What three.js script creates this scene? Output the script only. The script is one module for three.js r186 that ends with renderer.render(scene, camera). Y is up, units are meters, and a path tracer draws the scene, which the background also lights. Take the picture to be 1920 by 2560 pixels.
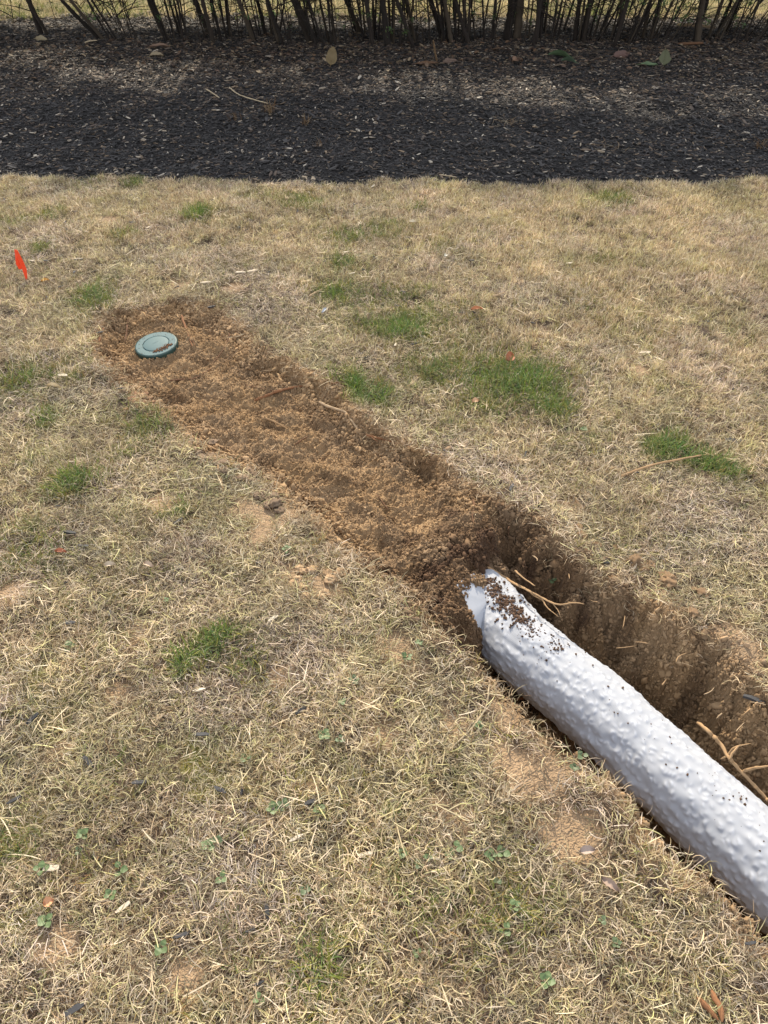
import * as THREE from 'three';
import { mergeGeometries, mergeVertices } from 'three/addons/utils/BufferGeometryUtils.js';
import { createNoise2D, createNoise3D } from 'simplex-noise';

// ---------------------------------------------------------------- camera, sky, sun, exposure
const W0 = 1920, H0 = 2560, CAM_H = 1.6, PITCH = THREE.MathUtils.degToRad(42), VFOV = 65;
const scene = new THREE.Scene();
const camera = new THREE.PerspectiveCamera(VFOV, W0 / H0, 0.05, 900);
camera.position.set(0, CAM_H, 0);
camera.rotation.set(-PITCH, 0, 0);

const SUN = new THREE.Vector3(-0.12, Math.tan(THREE.MathUtils.degToRad(37)), -1).normalize();
const sun = new THREE.DirectionalLight(new THREE.Color(1.0, 0.88, 0.7), 2.5);
sun.position.copy(SUN).multiplyScalar(40).add(new THREE.Vector3(0, 0, -5));
sun.target.position.set(0, 0, -5);
sun.castShadow = true;
sun.shadow.mapSize.set(4096, 4096);
Object.assign(sun.shadow.camera, { left: -9, right: 9, top: 9, bottom: -9, near: 1, far: 90 });
sun.shadow.radius = 3;
sun.name = 'sun';
scene.add(sun, sun.target);

const SKY_W = 256, SKY_H = 128;
{
  const d = new Float32Array(SKY_W * SKY_H * 4), v = new THREE.Vector3();
  for (let j = 0; j < SKY_H; j++) {
    const up = ((j + 0.5) / SKY_H - 0.5) * Math.PI;
    for (let i = 0; i < SKY_W; i++) {
      const a = ((i + 0.5) / SKY_W - 0.5) * 2 * Math.PI;
      v.set(Math.cos(a) * Math.cos(up), Math.sin(up), Math.sin(a) * Math.cos(up));
      const h = Math.max(0, v.y), t = Math.pow(1 - h, 2.2), c = Math.max(0, v.dot(SUN)), glow = 0.45 * Math.pow(c, 6) + 0.9 * Math.pow(c, 40);
      const o = (j * SKY_W + i) * 4;
      d[o] = (0.59 + 0.37 * t + glow); d[o + 1] = (0.64 + 0.34 * t + glow * 0.95); d[o + 2] = (0.755 + 0.22 * t + glow * 0.82); d[o + 3] = 1;
    }
  }
  const sky = new THREE.DataTexture(d, SKY_W, SKY_H, THREE.RGBAFormat, THREE.FloatType);
  sky.mapping = THREE.EquirectangularReflectionMapping;
  sky.magFilter = THREE.LinearFilter; sky.minFilter = THREE.LinearFilter; sky.needsUpdate = true;
  scene.background = sky; scene.environment = sky;
  scene.backgroundIntensity = scene.environmentIntensity = 0.62;
}
const renderer = new THREE.WebGLRenderer({ antialias: true });
renderer.toneMapping = THREE.LinearToneMapping;
renderer.toneMappingExposure = 2.8;
renderer.shadowMap.enabled = true;
renderer.shadowMap.type = THREE.PCFSoftShadowMap;

// ---------------------------------------------------------------- helpers
function rng(seed) { let s = seed | 0; return () => { s = (s + 0x6d2b79f5) | 0; let t = Math.imul(s ^ (s >>> 15), 1 | s); t = (t + Math.imul(t ^ (t >>> 7), 61 | t)) ^ t; return ((t ^ (t >>> 14)) >>> 0) / 4294967296; }; }
const R = rng(7), rand = (a, b, r = R) => a + (b - a) * r(), pick = (l, r = R) => l[Math.floor(r() * l.length)];
const gauss = (r = R) => (r() + r() + r() + r() - 2) * 1.0;
const n2 = createNoise2D(rng(11)), n3 = createNoise3D(rng(12));
const fbm = (x, y, o = 4) => { let s = 0, a = 0.5; for (let i = 0; i < o; i++) { s += a * n2(x + i * 17.3, y - i * 9.1); x *= 2.03; y *= 2.03; a *= 0.5; } return s; };
const clamp = (x, a = 0, b = 1) => Math.min(b, Math.max(a, x)), lerp = (a, b, t) => a + (b - a) * t;
const smooth = (a, b, x) => { const t = clamp((x - a) / (b - a)); return t * t * (3 - 2 * t); };
const mix3 = (a, b, t) => [lerp(a[0], b[0], t), lerp(a[1], b[1], t), lerp(a[2], b[2], t)];
const F = (H0 / 2) / Math.tan(THREE.MathUtils.degToRad(VFOV / 2)), SP = Math.sin(PITCH), CP = Math.cos(PITCH);
// a pixel of the 1920 x 2560 photograph -> the point where its ray meets the level y
function P(px, py, y = 0) {
  const u = (px - W0 / 2) / F, w = (H0 / 2 - py) / F;
  const dx = u, dy = -SP + w * CP, dz = -CP - w * SP, t = (y - CAM_H) / dy;
  return new THREE.Vector3(dx * t, y, dz * t);
}
const K = W0 / 1659;                        // the photograph was measured on a 1659 px wide view
const D = (x, y, h = 0) => P(x * K, y * K, h);
function inView(x, y, z, m = 0.12) {
  const dy = y - CAM_H, f = -dy * SP - z * CP, up = dy * CP - z * SP;
  if (f < 0.2) return false;
  return Math.abs(x / f) < W0 / 2 / F * (1 + m) + 0.06 && Math.abs(up / f) < H0 / 2 / F * (1 + m) + 0.06;
}
const taken = new Map();
function numbered(name) { const k = taken.get(name) ?? 0; taken.set(name, k + 1); return k ? `${name}_${String(k).padStart(3, '0')}` : name; }
function tag(o, label, category, group, kind) { if (label) o.userData.label = label; if (category) o.userData.category = category; if (group) o.userData.group = group; if (kind) o.userData.kind = kind; return o; }
function add(o, name, parent = scene) { o.name = parent === scene ? numbered(name) : name; o.castShadow = o.receiveShadow = true; parent.add(o); return o; }
function thing(name, label, category, pos, group) { const g = new THREE.Group(); add(g, name); if (pos) g.position.copy(pos); return tag(g, label, category, group); }
const std = (o) => new THREE.MeshStandardMaterial({ roughness: 0.95, metalness: 0, ...o });
const rgb = (r, g, b) => new THREE.Color().setRGB(r, g, b);

// grain textures (tile of 0.5 m): crumbly soil as relief and a little colour, bark streaks
function dataTex(n, f, srgb) {
  const d = new Uint8Array(n * n * 4);
  for (let j = 0; j < n; j++) for (let i = 0; i < n; i++) { const c = f(i / n, j / n); for (let k = 0; k < 3; k++) d[(j * n + i) * 4 + k] = clamp(c[k]) * 255; d[(j * n + i) * 4 + 3] = 255; }
  const t = new THREE.DataTexture(d, n, n, THREE.RGBAFormat); t.wrapS = t.wrapT = THREE.RepeatWrapping; t.magFilter = THREE.LinearFilter; t.minFilter = THREE.LinearMipmapLinearFilter; t.generateMipmaps = true;
  if (srgb) t.colorSpace = THREE.SRGBColorSpace; t.needsUpdate = true; return t;
}
const ring = (u, v, f, k) => { const a = u * 2 * Math.PI, b = v * 2 * Math.PI, r = f / (2 * Math.PI); return n3(Math.cos(a) * r + k, Math.sin(a) * r + Math.cos(b) * r * 1.31, Math.sin(b) * r - k); };
const soilGrain = (u, v) => 0.5 + 0.22 * ring(u, v, 60, 1) + 0.16 * ring(u, v, 130, 5) + 0.12 * ring(u, v, 26, 9);
const soilMap = dataTex(512, (u, v) => { const g = 0.80 + 0.14 * ring(u, v, 110, 3) + 0.08 * ring(u, v, 40, 7); return [g * 1.02, g, g * 0.97]; }, false);
const soilBump = dataTex(512, (u, v) => { const g = soilGrain(u, v); return [g, g, g]; });

// ---------------------------------------------------------------- the dug strip: its outline on the ground
const outlinePx = [[203, 762], [206, 738], [222, 692], [262, 676], [310, 668], [352, 660], [400, 654], [442, 658], [480, 664], [502, 690], [540, 716], [548, 752], [582, 768], [625, 786], [652, 800], [690, 823], [735, 848], [772, 896], [800, 914], [838, 934], [880, 964], [930, 984], [968, 1006], [1002, 1038], [1030, 1062], [1085, 1092], [1150, 1118], [1192, 1168], [1234, 1214], [1300, 1252], [1400, 1296], [1440, 1326], [1500, 1366], [1560, 1398], [1612, 1456], [1662, 1500], [1760, 1590], [1900, 1720],
  [1880, 2230], [1760, 2120], [1659, 2046], [1620, 2018], [1582, 1962], [1540, 1930], [1488, 1898], [1424, 1836], [1388, 1802], [1372, 1756], [1324, 1708], [1254, 1646], [1214, 1626], [1188, 1610], [1138, 1564], [1110, 1532], [1068, 1484], [1030, 1442], [1004, 1416], [974, 1394], [930, 1362], [880, 1304], [840, 1272], [798, 1242], [740, 1194], [700, 1152], [660, 1114], [620, 1078], [588, 1044], [548, 1014], [480, 1004], [440, 984], [402, 944], [362, 894], [320, 872], [270, 834], [218, 794]];
const outline = outlinePx.map(([x, y]) => { const p = D(x, y); return [p.x, p.z]; });
function sdf(x, z) {                         // positive inside
  let best = 1e9, inside = false;
  for (let i = 0, j = outline.length - 1; i < outline.length; j = i++) {
    const [ax, az] = outline[j], [bx, bz] = outline[i], ex = bx - ax, ez = bz - az, t = clamp(((x - ax) * ex + (z - az) * ez) / (ex * ex + ez * ez));
    const dx = x - ax - ex * t, dz = z - az - ez * t; best = Math.min(best, dx * dx + dz * dz);
    if ((az > z) !== (bz > z) && x < ((bx - ax) * (z - az)) / (bz - az) + ax) inside = !inside;
  }
  return (inside ? 1 : -1) * Math.sqrt(best);
}
const bb = { x0: Math.min(...outline.map((p) => p[0])) - 0.3, x1: Math.max(...outline.map((p) => p[0])) + 0.3, z0: Math.min(...outline.map((p) => p[1])) - 0.3, z1: Math.max(...outline.map((p) => p[1])) + 0.3 };
const SN = 0.015, snx = Math.ceil((bb.x1 - bb.x0) / SN) + 1, snz = Math.ceil((bb.z1 - bb.z0) / SN) + 1, sdfGrid = new Float32Array(snx * snz);
for (let j = 0; j < snz; j++) for (let i = 0; i < snx; i++) sdfGrid[j * snx + i] = sdf(bb.x0 + i * SN, bb.z0 + j * SN);
function dig(x, z) {                         // metres inside the dug outline, with a ragged edge
  const u = (x - bb.x0) / SN, v = (z - bb.z0) / SN;
  if (u < 0 || v < 0 || u >= snx - 1 || v >= snz - 1) return -0.3;
  const i = Math.floor(u), j = Math.floor(v), a = u - i, b = v - j, g = (q, w) => sdfGrid[w * snx + q];
  return lerp(lerp(g(i, j), g(i + 1, j), a), lerp(g(i, j + 1), g(i + 1, j + 1), a), b) + 0.012 * n2(x * 16, z * 16) + 0.006 * n2(x * 47, z * 47);
}

// ---------------------------------------------------------------- the pipe's axis (its height first, then where its ray meets that height)
const PIPE_R = 0.096, PIPE_Y = -0.105;
const axisPx = [[905, 1190, -0.26], [970, 1243, -0.165], [1040, 1303, -0.125], [1088, 1356, -0.115], [1132, 1404, PIPE_Y], [1185, 1446, PIPE_Y], [1241, 1491, PIPE_Y], [1310, 1550, PIPE_Y], [1370, 1605, PIPE_Y], [1430, 1662, PIPE_Y], [1496, 1724, PIPE_Y], [1600, 1822, PIPE_Y], [1700, 1922, PIPE_Y], [1800, 2024, PIPE_Y]];
const axis = new THREE.CatmullRomCurve3(axisPx.map(([x, y, h]) => D(x, y, h)));
const axisSamples = Array.from({ length: 121 }, (_, i) => axis.getPoint(i / 120));
function alongPipe(x, z) {                   // [share along the axis, signed distance: + on the far side]
  let b = 1e9, k = 0;
  axisSamples.forEach((p, i) => { const d = (p.x - x) ** 2 + (p.z - z) ** 2; if (d < b) { b = d; k = i; } });
  const p = axisSamples[k], q = axisSamples[Math.min(120, k + 1)], o = axisSamples[Math.max(0, k - 1)], tx = q.x - o.x, tz = q.z - o.z, l = Math.hypot(tx, tz);
  const lat = ((x - p.x) * tz - (z - p.z) * tx) / l, fwd = ((x - p.x) * tx + (z - p.z) * tz) / l;
  return [k / 120, lat, fwd, k];
}
const TOE = D(1035, 1345, -0.06);            // where the loose soil stops on the pipe
const trenchDir = axisSamples[70].clone().sub(axisSamples[15]).setY(0).normalize();
const trenchSide = new THREE.Vector3(trenchDir.z, 0, -trenchDir.x);   // towards the far side

const lidAt = D(340, 752);
const BUMPS = [[500, 860, 0.012, 0.10], [620, 880, 0.012, 0.08], [560, 960, 0.014, 0.10], [700, 960, -0.014, 0.08], [690, 1000, 0.018, 0.07], [800, 1100, 0.016, 0.10], [860, 1160, -0.014, 0.09], [900, 1190, 0.02, 0.08], [760, 1060, 0.014, 0.06], [640, 1020, -0.012, 0.06], [480, 800, -0.012, 0.08], [350, 800, 0.01, 0.05]].map(([x, y, h, r]) => [...D(x, y).toArray(), h, r]);

const edgeZ = (x) => -4.46 + 0.05 * n2(x * 1.1, 3) + 0.035 * n2(x * 4, 9) + 0.016 * x;   // lawn meets mulch
const FAR_EDGE = -8.62;
function height(x, z, d = dig(x, z)) {
  let y = 0.016 * n2(x * 0.9 + 4, z * 0.9) + 0.007 * n2(x * 3.1, z * 3.1) + 0.0035 * n2(x * 11, z * 11) + 0.002 * n2(x * 33, z * 33);
  const m = edgeZ(x) - z;
  if (m > -0.03) y += -0.025 * smooth(-0.02, 0.05, m) + 0.05 * smooth(0.15, 1.6, m) + 0.012 * n2(x * 2.3, z * 2.3) * smooth(0, 0.3, m) + 0.006 * n2(x * 9, z * 9) * smooth(0, 0.2, m);
  if (d < -0.14) return y;
  // crumbs heaped beside the cut
  y += 0.018 * Math.exp(-((d + 0.03) ** 2) / 0.0012) * clamp(0.55 + 0.9 * n2(x * 5, z * 5), 0, 1.3);
  if (d <= 0) return y;
  const far = (x - TOE.x) * trenchSide.x + (z - TOE.z) * trenchSide.z;
  const s = (x - TOE.x) * trenchDir.x + (z - TOE.z) * trenchDir.z + 0.03 * n2(x * 9, z * 9) + far * 0.7;
  const lid = Math.hypot(x - lidAt.x, z - lidAt.z);
  let fill = lerp(-0.034, -0.055, smooth(-1.6, -0.5, s));
  fill += 0.02 * n2(x * 3.3 + 8, z * 3.3) + 0.014 * n2(x * 8, z * 8) + 0.008 * Math.abs(n2(x * 17 + 4, z * 17)) + 0.006 * n2(x * 26, z * 26) + 0.006 * n2(x * 52, z * 52) + 0.004 * n2(x * 105, z * 105);
  fill -= 0.012 * smooth(0.02, 0.3, 0.3 - lid);
  for (const [bx, , bz, h, r] of BUMPS) { const q = ((x - bx) ** 2 + (z - bz) ** 2) / (r * r); if (q < 6) fill += h * Math.exp(-q) * (0.8 + 0.5 * n2(x * 14, z * 14)); }
  const mound = 0.075 * Math.exp(-((s + 0.10) ** 2) / (s < -0.1 ? 0.03 : 0.012));
  const bed = -0.25 + 0.02 * n2(x * 6, z * 6) + 0.008 * n2(x * 25, z * 25) + 0.004 * n2(x * 70, z * 70);
  fill = lerp(fill + mound, bed, smooth(-0.07, 0.11, s));
  const ap = s > -0.35 ? alongPipe(x, z) : [0, 0];
  const deep = smooth(-0.35, 0.1, s), w = lerp(0.055, ap[1] > 0 ? 0.125 + 0.04 * n2(x * 4, z * 4) : 0.045, deep);
  const rough = (0.04 * n2(x * 10, z * 10 + 40) + 0.026 * Math.abs(n2(x * 22, z * 22)) + 0.014 * n2(x * 50, z * 50) + 0.008 * n2(x * 100, z * 100)) * deep;
  const t = smooth(0, w, d), wall = ap[1] > 0 && deep > 0 ? lerp(t, Math.pow(clamp(d / w), 0.8), 0.6 * deep) : t;
  y = lerp(y, fill, wall) + rough * 4 * wall * (1 - wall) * 0.8;
  return y;
}

// ---------------------------------------------------------------- ground sheets
// colours of earth: dry topsoil, subsoil in the cut, damp crumbs, black bed under the mulch
const TOP = [0.27, 0.185, 0.11], DRY = [0.36, 0.25, 0.15], SUB = [0.265, 0.165, 0.078], SUB2 = [0.37, 0.245, 0.13], DAMP = [0.078, 0.04, 0.018], BED = [0.022, 0.019, 0.018], MOSS = [0.20, 0.19, 0.03];
const BARE = [[1235, 1800, 0.085], [1205, 1790, 0.05], [1000, 1765, 0.05], [862, 1412, 0.055], [840, 1395, 0.05], [640, 1238, 0.05], [700, 1270, 0.06], [1600, 1400, 0.09], [1570, 1410, 0.07], [590, 1120, 0.08], [540, 1100, 0.07], [345, 1085, 0.06], [385, 610, 0.08], [1085, 1640, 0.06], [1130, 1690, 0.06], [1180, 1660, 0.07], [1380, 800, 0.05], [1430, 1270, 0.03], [120, 2050, 0.05], [130, 1620, 0.04], [610, 1460, 0.04], [820, 1590, 0.05], [985, 1580, 0.05], [250, 1500, 0.04], [30, 1280, 0.06], [300, 1380, 0.05], [400, 2120, 0.05], [660, 1690, 0.04], [1090, 1560, 0.05], [560, 1160, 0.05], [1240, 1095, 0.04], [500, 620, 0.07], [240, 480, 0.06], [950, 1740, 0.04]].map(([x, y, r]) => { const p = D(x, y); return [p.x, p.z, r]; });
const MOSSY = [[95, 1470, 0.06], [110, 1525, 0.06], [420, 1645, 0.05], [650, 1660, 0.02], [640, 1935, 0.03], [445, 1690, 0.04], [70, 1780, 0.05], [730, 1830, 0.02], [60, 1990, 0.03], [230, 420, 0.1], [520, 560, 0.08]].map(([x, y, r]) => { const p = D(x, y); return [p.x, p.z, r]; });
const spots = (list, x, z, wob = 0.35) => { let s = 0; for (const [a, b, r] of list) { const q = Math.hypot(x - a, (z - b) * 1.0) / r; if (q < 2.2) s = Math.max(s, 1 - smooth(0.55, 1.15, q * (1 + wob * n2(x * 22, z * 22)))); } return s; };
function earth(x, z, d) {
  const m = edgeZ(x) - z;
  if (m > 0 && z > FAR_EDGE) return BED;
  if (z <= FAR_EDGE) return mix3([0.24, 0.2, 0.085], [0.17, 0.17, 0.06], clamp(0.5 + n2(x * 0.7, z * 0.7)));
  let c = mix3(TOP, DRY, clamp(0.35 + 0.6 * fbm(x * 2.2, z * 2.2) + spots(BARE, x, z)));
  c = mix3(c, [0.075, 0.05, 0.034], (0.72 + 0.28 * smooth(-0.3, 0.4, n2(x * 7, z * 7))) * (1 - spots(BARE, x, z)) * smooth(0.0, -0.06, d));  // dark humus under grass, also painting the shade in the gaps
  c = mix3(c, MOSS, 0.8 * spots(MOSSY, x, z, 0.8));
  if (d > -0.08) {
    const far = (x - TOE.x) * trenchSide.x + (z - TOE.z) * trenchSide.z, s = (x - TOE.x) * trenchDir.x + (z - TOE.z) * trenchDir.z;
    let q = mix3(SUB, SUB2, clamp(0.5 + 0.8 * fbm(x * 4, z * 4)));
    const damp = smooth(-0.42, -0.2, s + 0.09 * n2(x * 7, z * 7) + 0.12 * far) * (1 - 0.8 * smooth(0.0, 0.3, s));
    q = mix3(q, DAMP, clamp(0.75 * damp + 0.45 * smooth(0.2, 0.55, n2(x * 6 + 30, z * 6))));
    q = mix3(q, [0.27, 0.18, 0.1], 0.6 * smooth(0.1, 0.5, n2(x * 5 + 70, z * 5)));
    c = mix3(c, q, smooth(-0.05, 0.012, d + 0.02 * n2(x * 19, z * 19)));
  }
  return c;
}
function sheet(xs, zs, keep, lift, uvPer = 2) {
  const nx = xs.length, nz = zs.length, id = new Int32Array(nx * nz).fill(-1), pos = [], col = [], uv = [], ds = new Float32Array(nx * nz);
  for (let j = 0; j < nz; j++) for (let i = 0; i < nx; i++) ds[j * nx + i] = dig(xs[i], zs[j]);
  const index = [];
  const vert = (i, j) => {
    const k = j * nx + i; if (id[k] >= 0) return id[k];
    const x = xs[i], z = zs[j], d = ds[k], far = Math.max(Math.abs(x), Math.abs(z)) > 40;
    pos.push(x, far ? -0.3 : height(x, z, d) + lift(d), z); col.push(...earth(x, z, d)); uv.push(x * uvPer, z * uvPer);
    return (id[k] = pos.length / 3 - 1);
  };
  for (let j = 0; j < nz - 1; j++) for (let i = 0; i < nx - 1; i++) {
    if (!keep(Math.min(ds[j * nx + i], ds[j * nx + i + 1], ds[(j + 1) * nx + i], ds[(j + 1) * nx + i + 1]), Math.max(ds[j * nx + i], ds[j * nx + i + 1], ds[(j + 1) * nx + i], ds[(j + 1) * nx + i + 1]))) continue;
    const a = vert(i, j), b = vert(i + 1, j), c = vert(i, j + 1), e = vert(i + 1, j + 1);
    index.push(a, c, b, b, c, e);
  }
  const g = new THREE.BufferGeometry();
  g.setAttribute('position', new THREE.Float32BufferAttribute(pos, 3)); g.setAttribute('color', new THREE.Float32BufferAttribute(col, 3)); g.setAttribute('uv', new THREE.Float32BufferAttribute(uv, 2));
  g.setIndex(index); g.computeVertexNormals(); return g;
}
function line(parts) { const o = []; for (const [a, b, s] of parts) { const n = Math.max(1, Math.round((b - a) / s)); for (let i = 0; i < n; i++) o.push(a + (b - a) * i / n); } o.push(parts[parts.length - 1][1]); return o; }
const soilMat = std({ vertexColors: true, map: soilMap, bumpMap: soilBump, bumpScale: 0.009, roughness: 1 });
{
  const xs = line([[-400, -60, 60], [-60, -12, 8], [-12, -4, 0.4], [-4, -2.15, 0.06], [-2.15, 2.15, 0.0105], [2.15, 4, 0.06], [4, 12, 0.4], [12, 60, 8], [60, 400, 60]]);
  const zs = line([[-400, -60, 60], [-60, -14, 5], [-14, -9.5, 0.15], [-9.5, -4.8, 0.035], [-4.8, -0.35, 0.0105], [-0.35, 1, 0.08], [1, 12, 0.8], [12, 400, 60]]);
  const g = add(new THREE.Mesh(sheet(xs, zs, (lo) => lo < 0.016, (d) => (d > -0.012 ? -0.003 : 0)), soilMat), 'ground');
  tag(g, 'dry tan earth showing between the grass', 'ground', null, 'structure');
  const xt = line([[bb.x0 + 0.28, bb.x1 - 0.28, 0.0055]]), zt = line([[bb.z0 + 0.28, bb.z1 - 0.28, 0.0055]]);
  const t = add(new THREE.Mesh(sheet(xt, zt, (lo, hi) => hi > -0.006, () => 0), soilMat), 'trench_soil');
  tag(t, 'brown loose soil filling the dug strip and the open trench', 'soil', null, 'structure');
}

// ---------------------------------------------------------------- instancing helper
const _m = new THREE.Matrix4(), _q = new THREE.Quaternion(), _s = new THREE.Vector3(), _e = new THREE.Euler(), _p = new THREE.Vector3();
class Scatter {
  constructor(shapes, mat) { this.shapes = shapes; this.mat = mat; this.lists = shapes.map(() => ({ m: [], c: [] })); }
  put(k, x, y, z, ry, s, tx = 0, tz = 0, c = [1, 1, 1]) {
    const l = this.lists[k % this.lists.length], sc = Array.isArray(s) ? s : [s, s, s];
    _m.compose(_p.set(x, y, z), _q.setFromEuler(_e.set(tx, ry, tz, 'YXZ')), _s.set(...sc)); l.m.push(..._m.elements); l.c.push(...c);
  }
  build(name, label, category, parent = scene) {
    const grp = parent === scene && this.shapes.length > 1 ? tag(add(new THREE.Group(), name), label, category, null, 'stuff') : null;
    this.shapes.forEach((g, i) => {
      const l = this.lists[i]; if (!l.m.length) return;
      const im = new THREE.InstancedMesh(g, this.mat, l.m.length / 16);
      im.instanceMatrix = new THREE.InstancedBufferAttribute(new Float32Array(l.m), 16); im.instanceColor = new THREE.InstancedBufferAttribute(new Float32Array(l.c), 3);
      add(im, name, grp ?? parent); tag(im, grp || parent !== scene ? null : label, grp || parent !== scene ? null : category, null, 'stuff');
    });
    return grp;
  }
}

// ---------------------------------------------------------------- grass blades
function blades(list) {                      // list of {x,z,y,az,len,w,e0,e1,bend,c}
  const pos = [], col = [], idx = [];
  for (const b of list) {
    const S = b.seg ?? 4; let x = b.x, y = b.y ?? 0, z = b.z, az = b.az;
    const start = pos.length / 3;
    for (let i = 0; i <= S; i++) {
      const t = i / S, el = lerp(b.e0, b.e1, t), w = b.w * 0.5 * (i === S ? 0.12 : i === 0 ? 0.8 : 1 - 0.45 * t * t), roll = b.roll ?? 0;
      const sx = -Math.sin(az) * w * Math.cos(roll), sz = Math.cos(az) * w * Math.cos(roll), sy = w * Math.sin(roll);
      pos.push(x + sx, y + sy, z + sz, x - sx, y - sy, z - sz); const c = b.c; col.push(c[0], c[1], c[2], c[0], c[1], c[2]);
      if (i) { const k = start + i * 2; idx.push(k - 2, k - 1, k, k, k - 1, k + 1); }
      const L = b.len / S; x += Math.cos(az) * Math.cos(el) * L; z += Math.sin(az) * Math.cos(el) * L; y = Math.max(0.001, y + Math.sin(el) * L); az += (b.bend ?? 0) / S;
    }
  }
  const g = new THREE.BufferGeometry(); g.setAttribute('position', new THREE.Float32BufferAttribute(pos, 3)); g.setAttribute('color', new THREE.Float32BufferAttribute(col, 3)); g.setIndex(idx); g.computeVertexNormals(); return g;
}
const rg = rng(21), deg = Math.PI / 180;
const STRAWS = [[1.0, 0.97, 0.92], [1.0, 0.93, 0.8], [0.72, 0.64, 0.52], [0.5, 0.42, 0.33], [1.18, 1.13, 1.02], [0.88, 0.86, 0.68], [0.3, 0.23, 0.17], [0.8, 0.76, 0.72]];
const strawC = () => { const c = pick(STRAWS, rg), k = rand(0.75, 1.15, rg); return c.map((v) => v * k); };
const upright = Array.from({ length: 7 }, () => blades(Array.from({ length: 10 }, () => ({ x: gauss(rg) * 0.014, z: gauss(rg) * 0.014, az: rand(0, 6.28, rg), len: rand(0.02, 0.04, rg), w: rand(0.001, 0.0018, rg), e0: rand(50, 88, rg) * deg, e1: rand(-5, 60, rg) * deg, bend: gauss(rg) * 0.7, roll: gauss(rg) * 0.6, c: strawC() }))));
const lying = Array.from({ length: 9 }, () => blades(Array.from({ length: 10 }, () => ({ x: gauss(rg) * 0.024, z: gauss(rg) * 0.024, y: rand(0.001, 0.012, rg), az: rand(0, 6.28, rg), len: rand(0.016, 0.045, rg), w: rand(0.0009, 0.0018, rg), e0: rand(-5, 45, rg) * deg, e1: rand(-30, 15, rg) * deg, bend: gauss(rg) * 2.4, roll: gauss(rg) * 0.7, c: strawC() }))));
const straws = Array.from({ length: 8 }, () => blades(Array.from({ length: 3 }, () => ({ x: gauss(rg) * 0.03, z: gauss(rg) * 0.03, y: rand(0.008, 0.022, rg), az: rand(0, 6.28, rg), len: rand(0.025, 0.065, rg), w: rand(0.0012, 0.0022, rg), e0: rand(-4, 16, rg) * deg, e1: rand(-14, 5, rg) * deg, bend: gauss(rg) * 0.5, roll: gauss(rg) * 0.4, c: strawC().map((v) => v * 1.05) }))));
const GREENS = [[1, 1, 1], [0.8, 0.95, 0.85], [1.25, 1.15, 0.8], [0.65, 0.8, 0.75], [1.9, 1.5, 1.2], [2.6, 1.9, 2.0], [1.0, 1.05, 1.3]];
const greens = Array.from({ length: 7 }, () => blades(Array.from({ length: 9 }, () => ({ x: gauss(rg) * 0.014, z: gauss(rg) * 0.014, az: rand(0, 6.28, rg), len: rand(0.025, 0.055, rg), w: rand(0.0012, 0.0022, rg), e0: rand(45, 86, rg) * deg, e1: rand(-15, 55, rg) * deg, bend: gauss(rg) * 0.8, roll: gauss(rg) * 0.5, c: pick(GREENS, rg) }))));
const blade = (o) => new THREE.MeshPhysicalMaterial({ vertexColors: true, roughness: 1, metalness: 0, specularIntensity: 0.4, transmission: 0.35, thickness: 0, side: THREE.DoubleSide, ...o });
const strawMat = blade({ color: rgb(0.81, 0.735, 0.625) }), greenMat = blade({ color: rgb(0.12, 0.175, 0.045) });

const GREEN = [[430, 470, .13, 1], [290, 398, .09, .9], [190, 396, .12, .5], [660, 438, .16, .7], [560, 425, .13, .4], [905, 448, .08, .8], [1320, 436, .14, .8], [90, 546, .07, .9], [205, 660, .11, .9], [205, 628, .1, .5], [270, 512, .09, .6], [110, 468, .12, .6], [20, 480, .1, .5], [745, 512, .14, .8], [840, 495, .14, .6], [740, 575, .10, .8], [760, 640, .2, .4], [880, 650, .18, .4], [862, 716, .12, 1], [780, 705, .1, .4], [960, 540, .12, .4], [720, 640, .1, .6], [780, 848, .11, .9], [740, 832, .08, .7], [820, 862, .06, .7], [1090, 845, .18, .5], [1170, 828, .16, .5], [1000, 800, .2, .4], [1200, 892, .08, .9], [1140, 790, .2, .4], [920, 800, .14, .5], [1300, 560, .08, .5], [1270, 640, .15, .3], [1350, 700, .2, .25], [1445, 965, .085, 1], [1420, 985, .06, .9], [1545, 1015, .075, 1], [1585, 1025, .05, .9], [1500, 1000, .06, .7], [170, 1045, .085, .9], [130, 1060, .06, .5], [100, 905, .07, .9], [75, 990, .06, .7], [40, 822, .13, .7], [150, 815, .1, .4], [300, 900, .12, .4], [340, 930, .1, .5], [280, 985, .1, .3], [370, 1108, .06, .8], [395, 1440, .05, .9], [440, 1405, .06, 1], [490, 1380, .05, .9], [535, 1435, .05, .8], [690, 2085, .06, .9], [20, 1830, .06, .8], [40, 1210, .12, .4], [130, 1180, .12, .3], [30, 1150, .1, .4], [950, 1990, .1, .25], [1080, 1990, .1, .3], [240, 1830, .12, .25], [600, 1740, .1, .2], [620, 1060, .06, .2], [230, 1660, .06, .4], [1130, 1950, .08, .3], [850, 1900, .1, .2], [1050, 1180, .1, .2], [1590, 720, .12, .3], [1250, 960, .12, .3], [1010, 900, .15, .3], [960, 690, .2, .35], [470, 1640, .1, .25]].map(([x, y, r, k]) => { const p = D(x, y); return [p.x, p.z, r, k]; });
const greenAt = (x, z) => { let s = 0; for (const [a, b, r, k] of GREEN) { const q = ((x - a) ** 2 + (z - b) ** 2) / (r * r); if (q < 4) s += k * Math.exp(-1.4 * q); } return s; };
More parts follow.
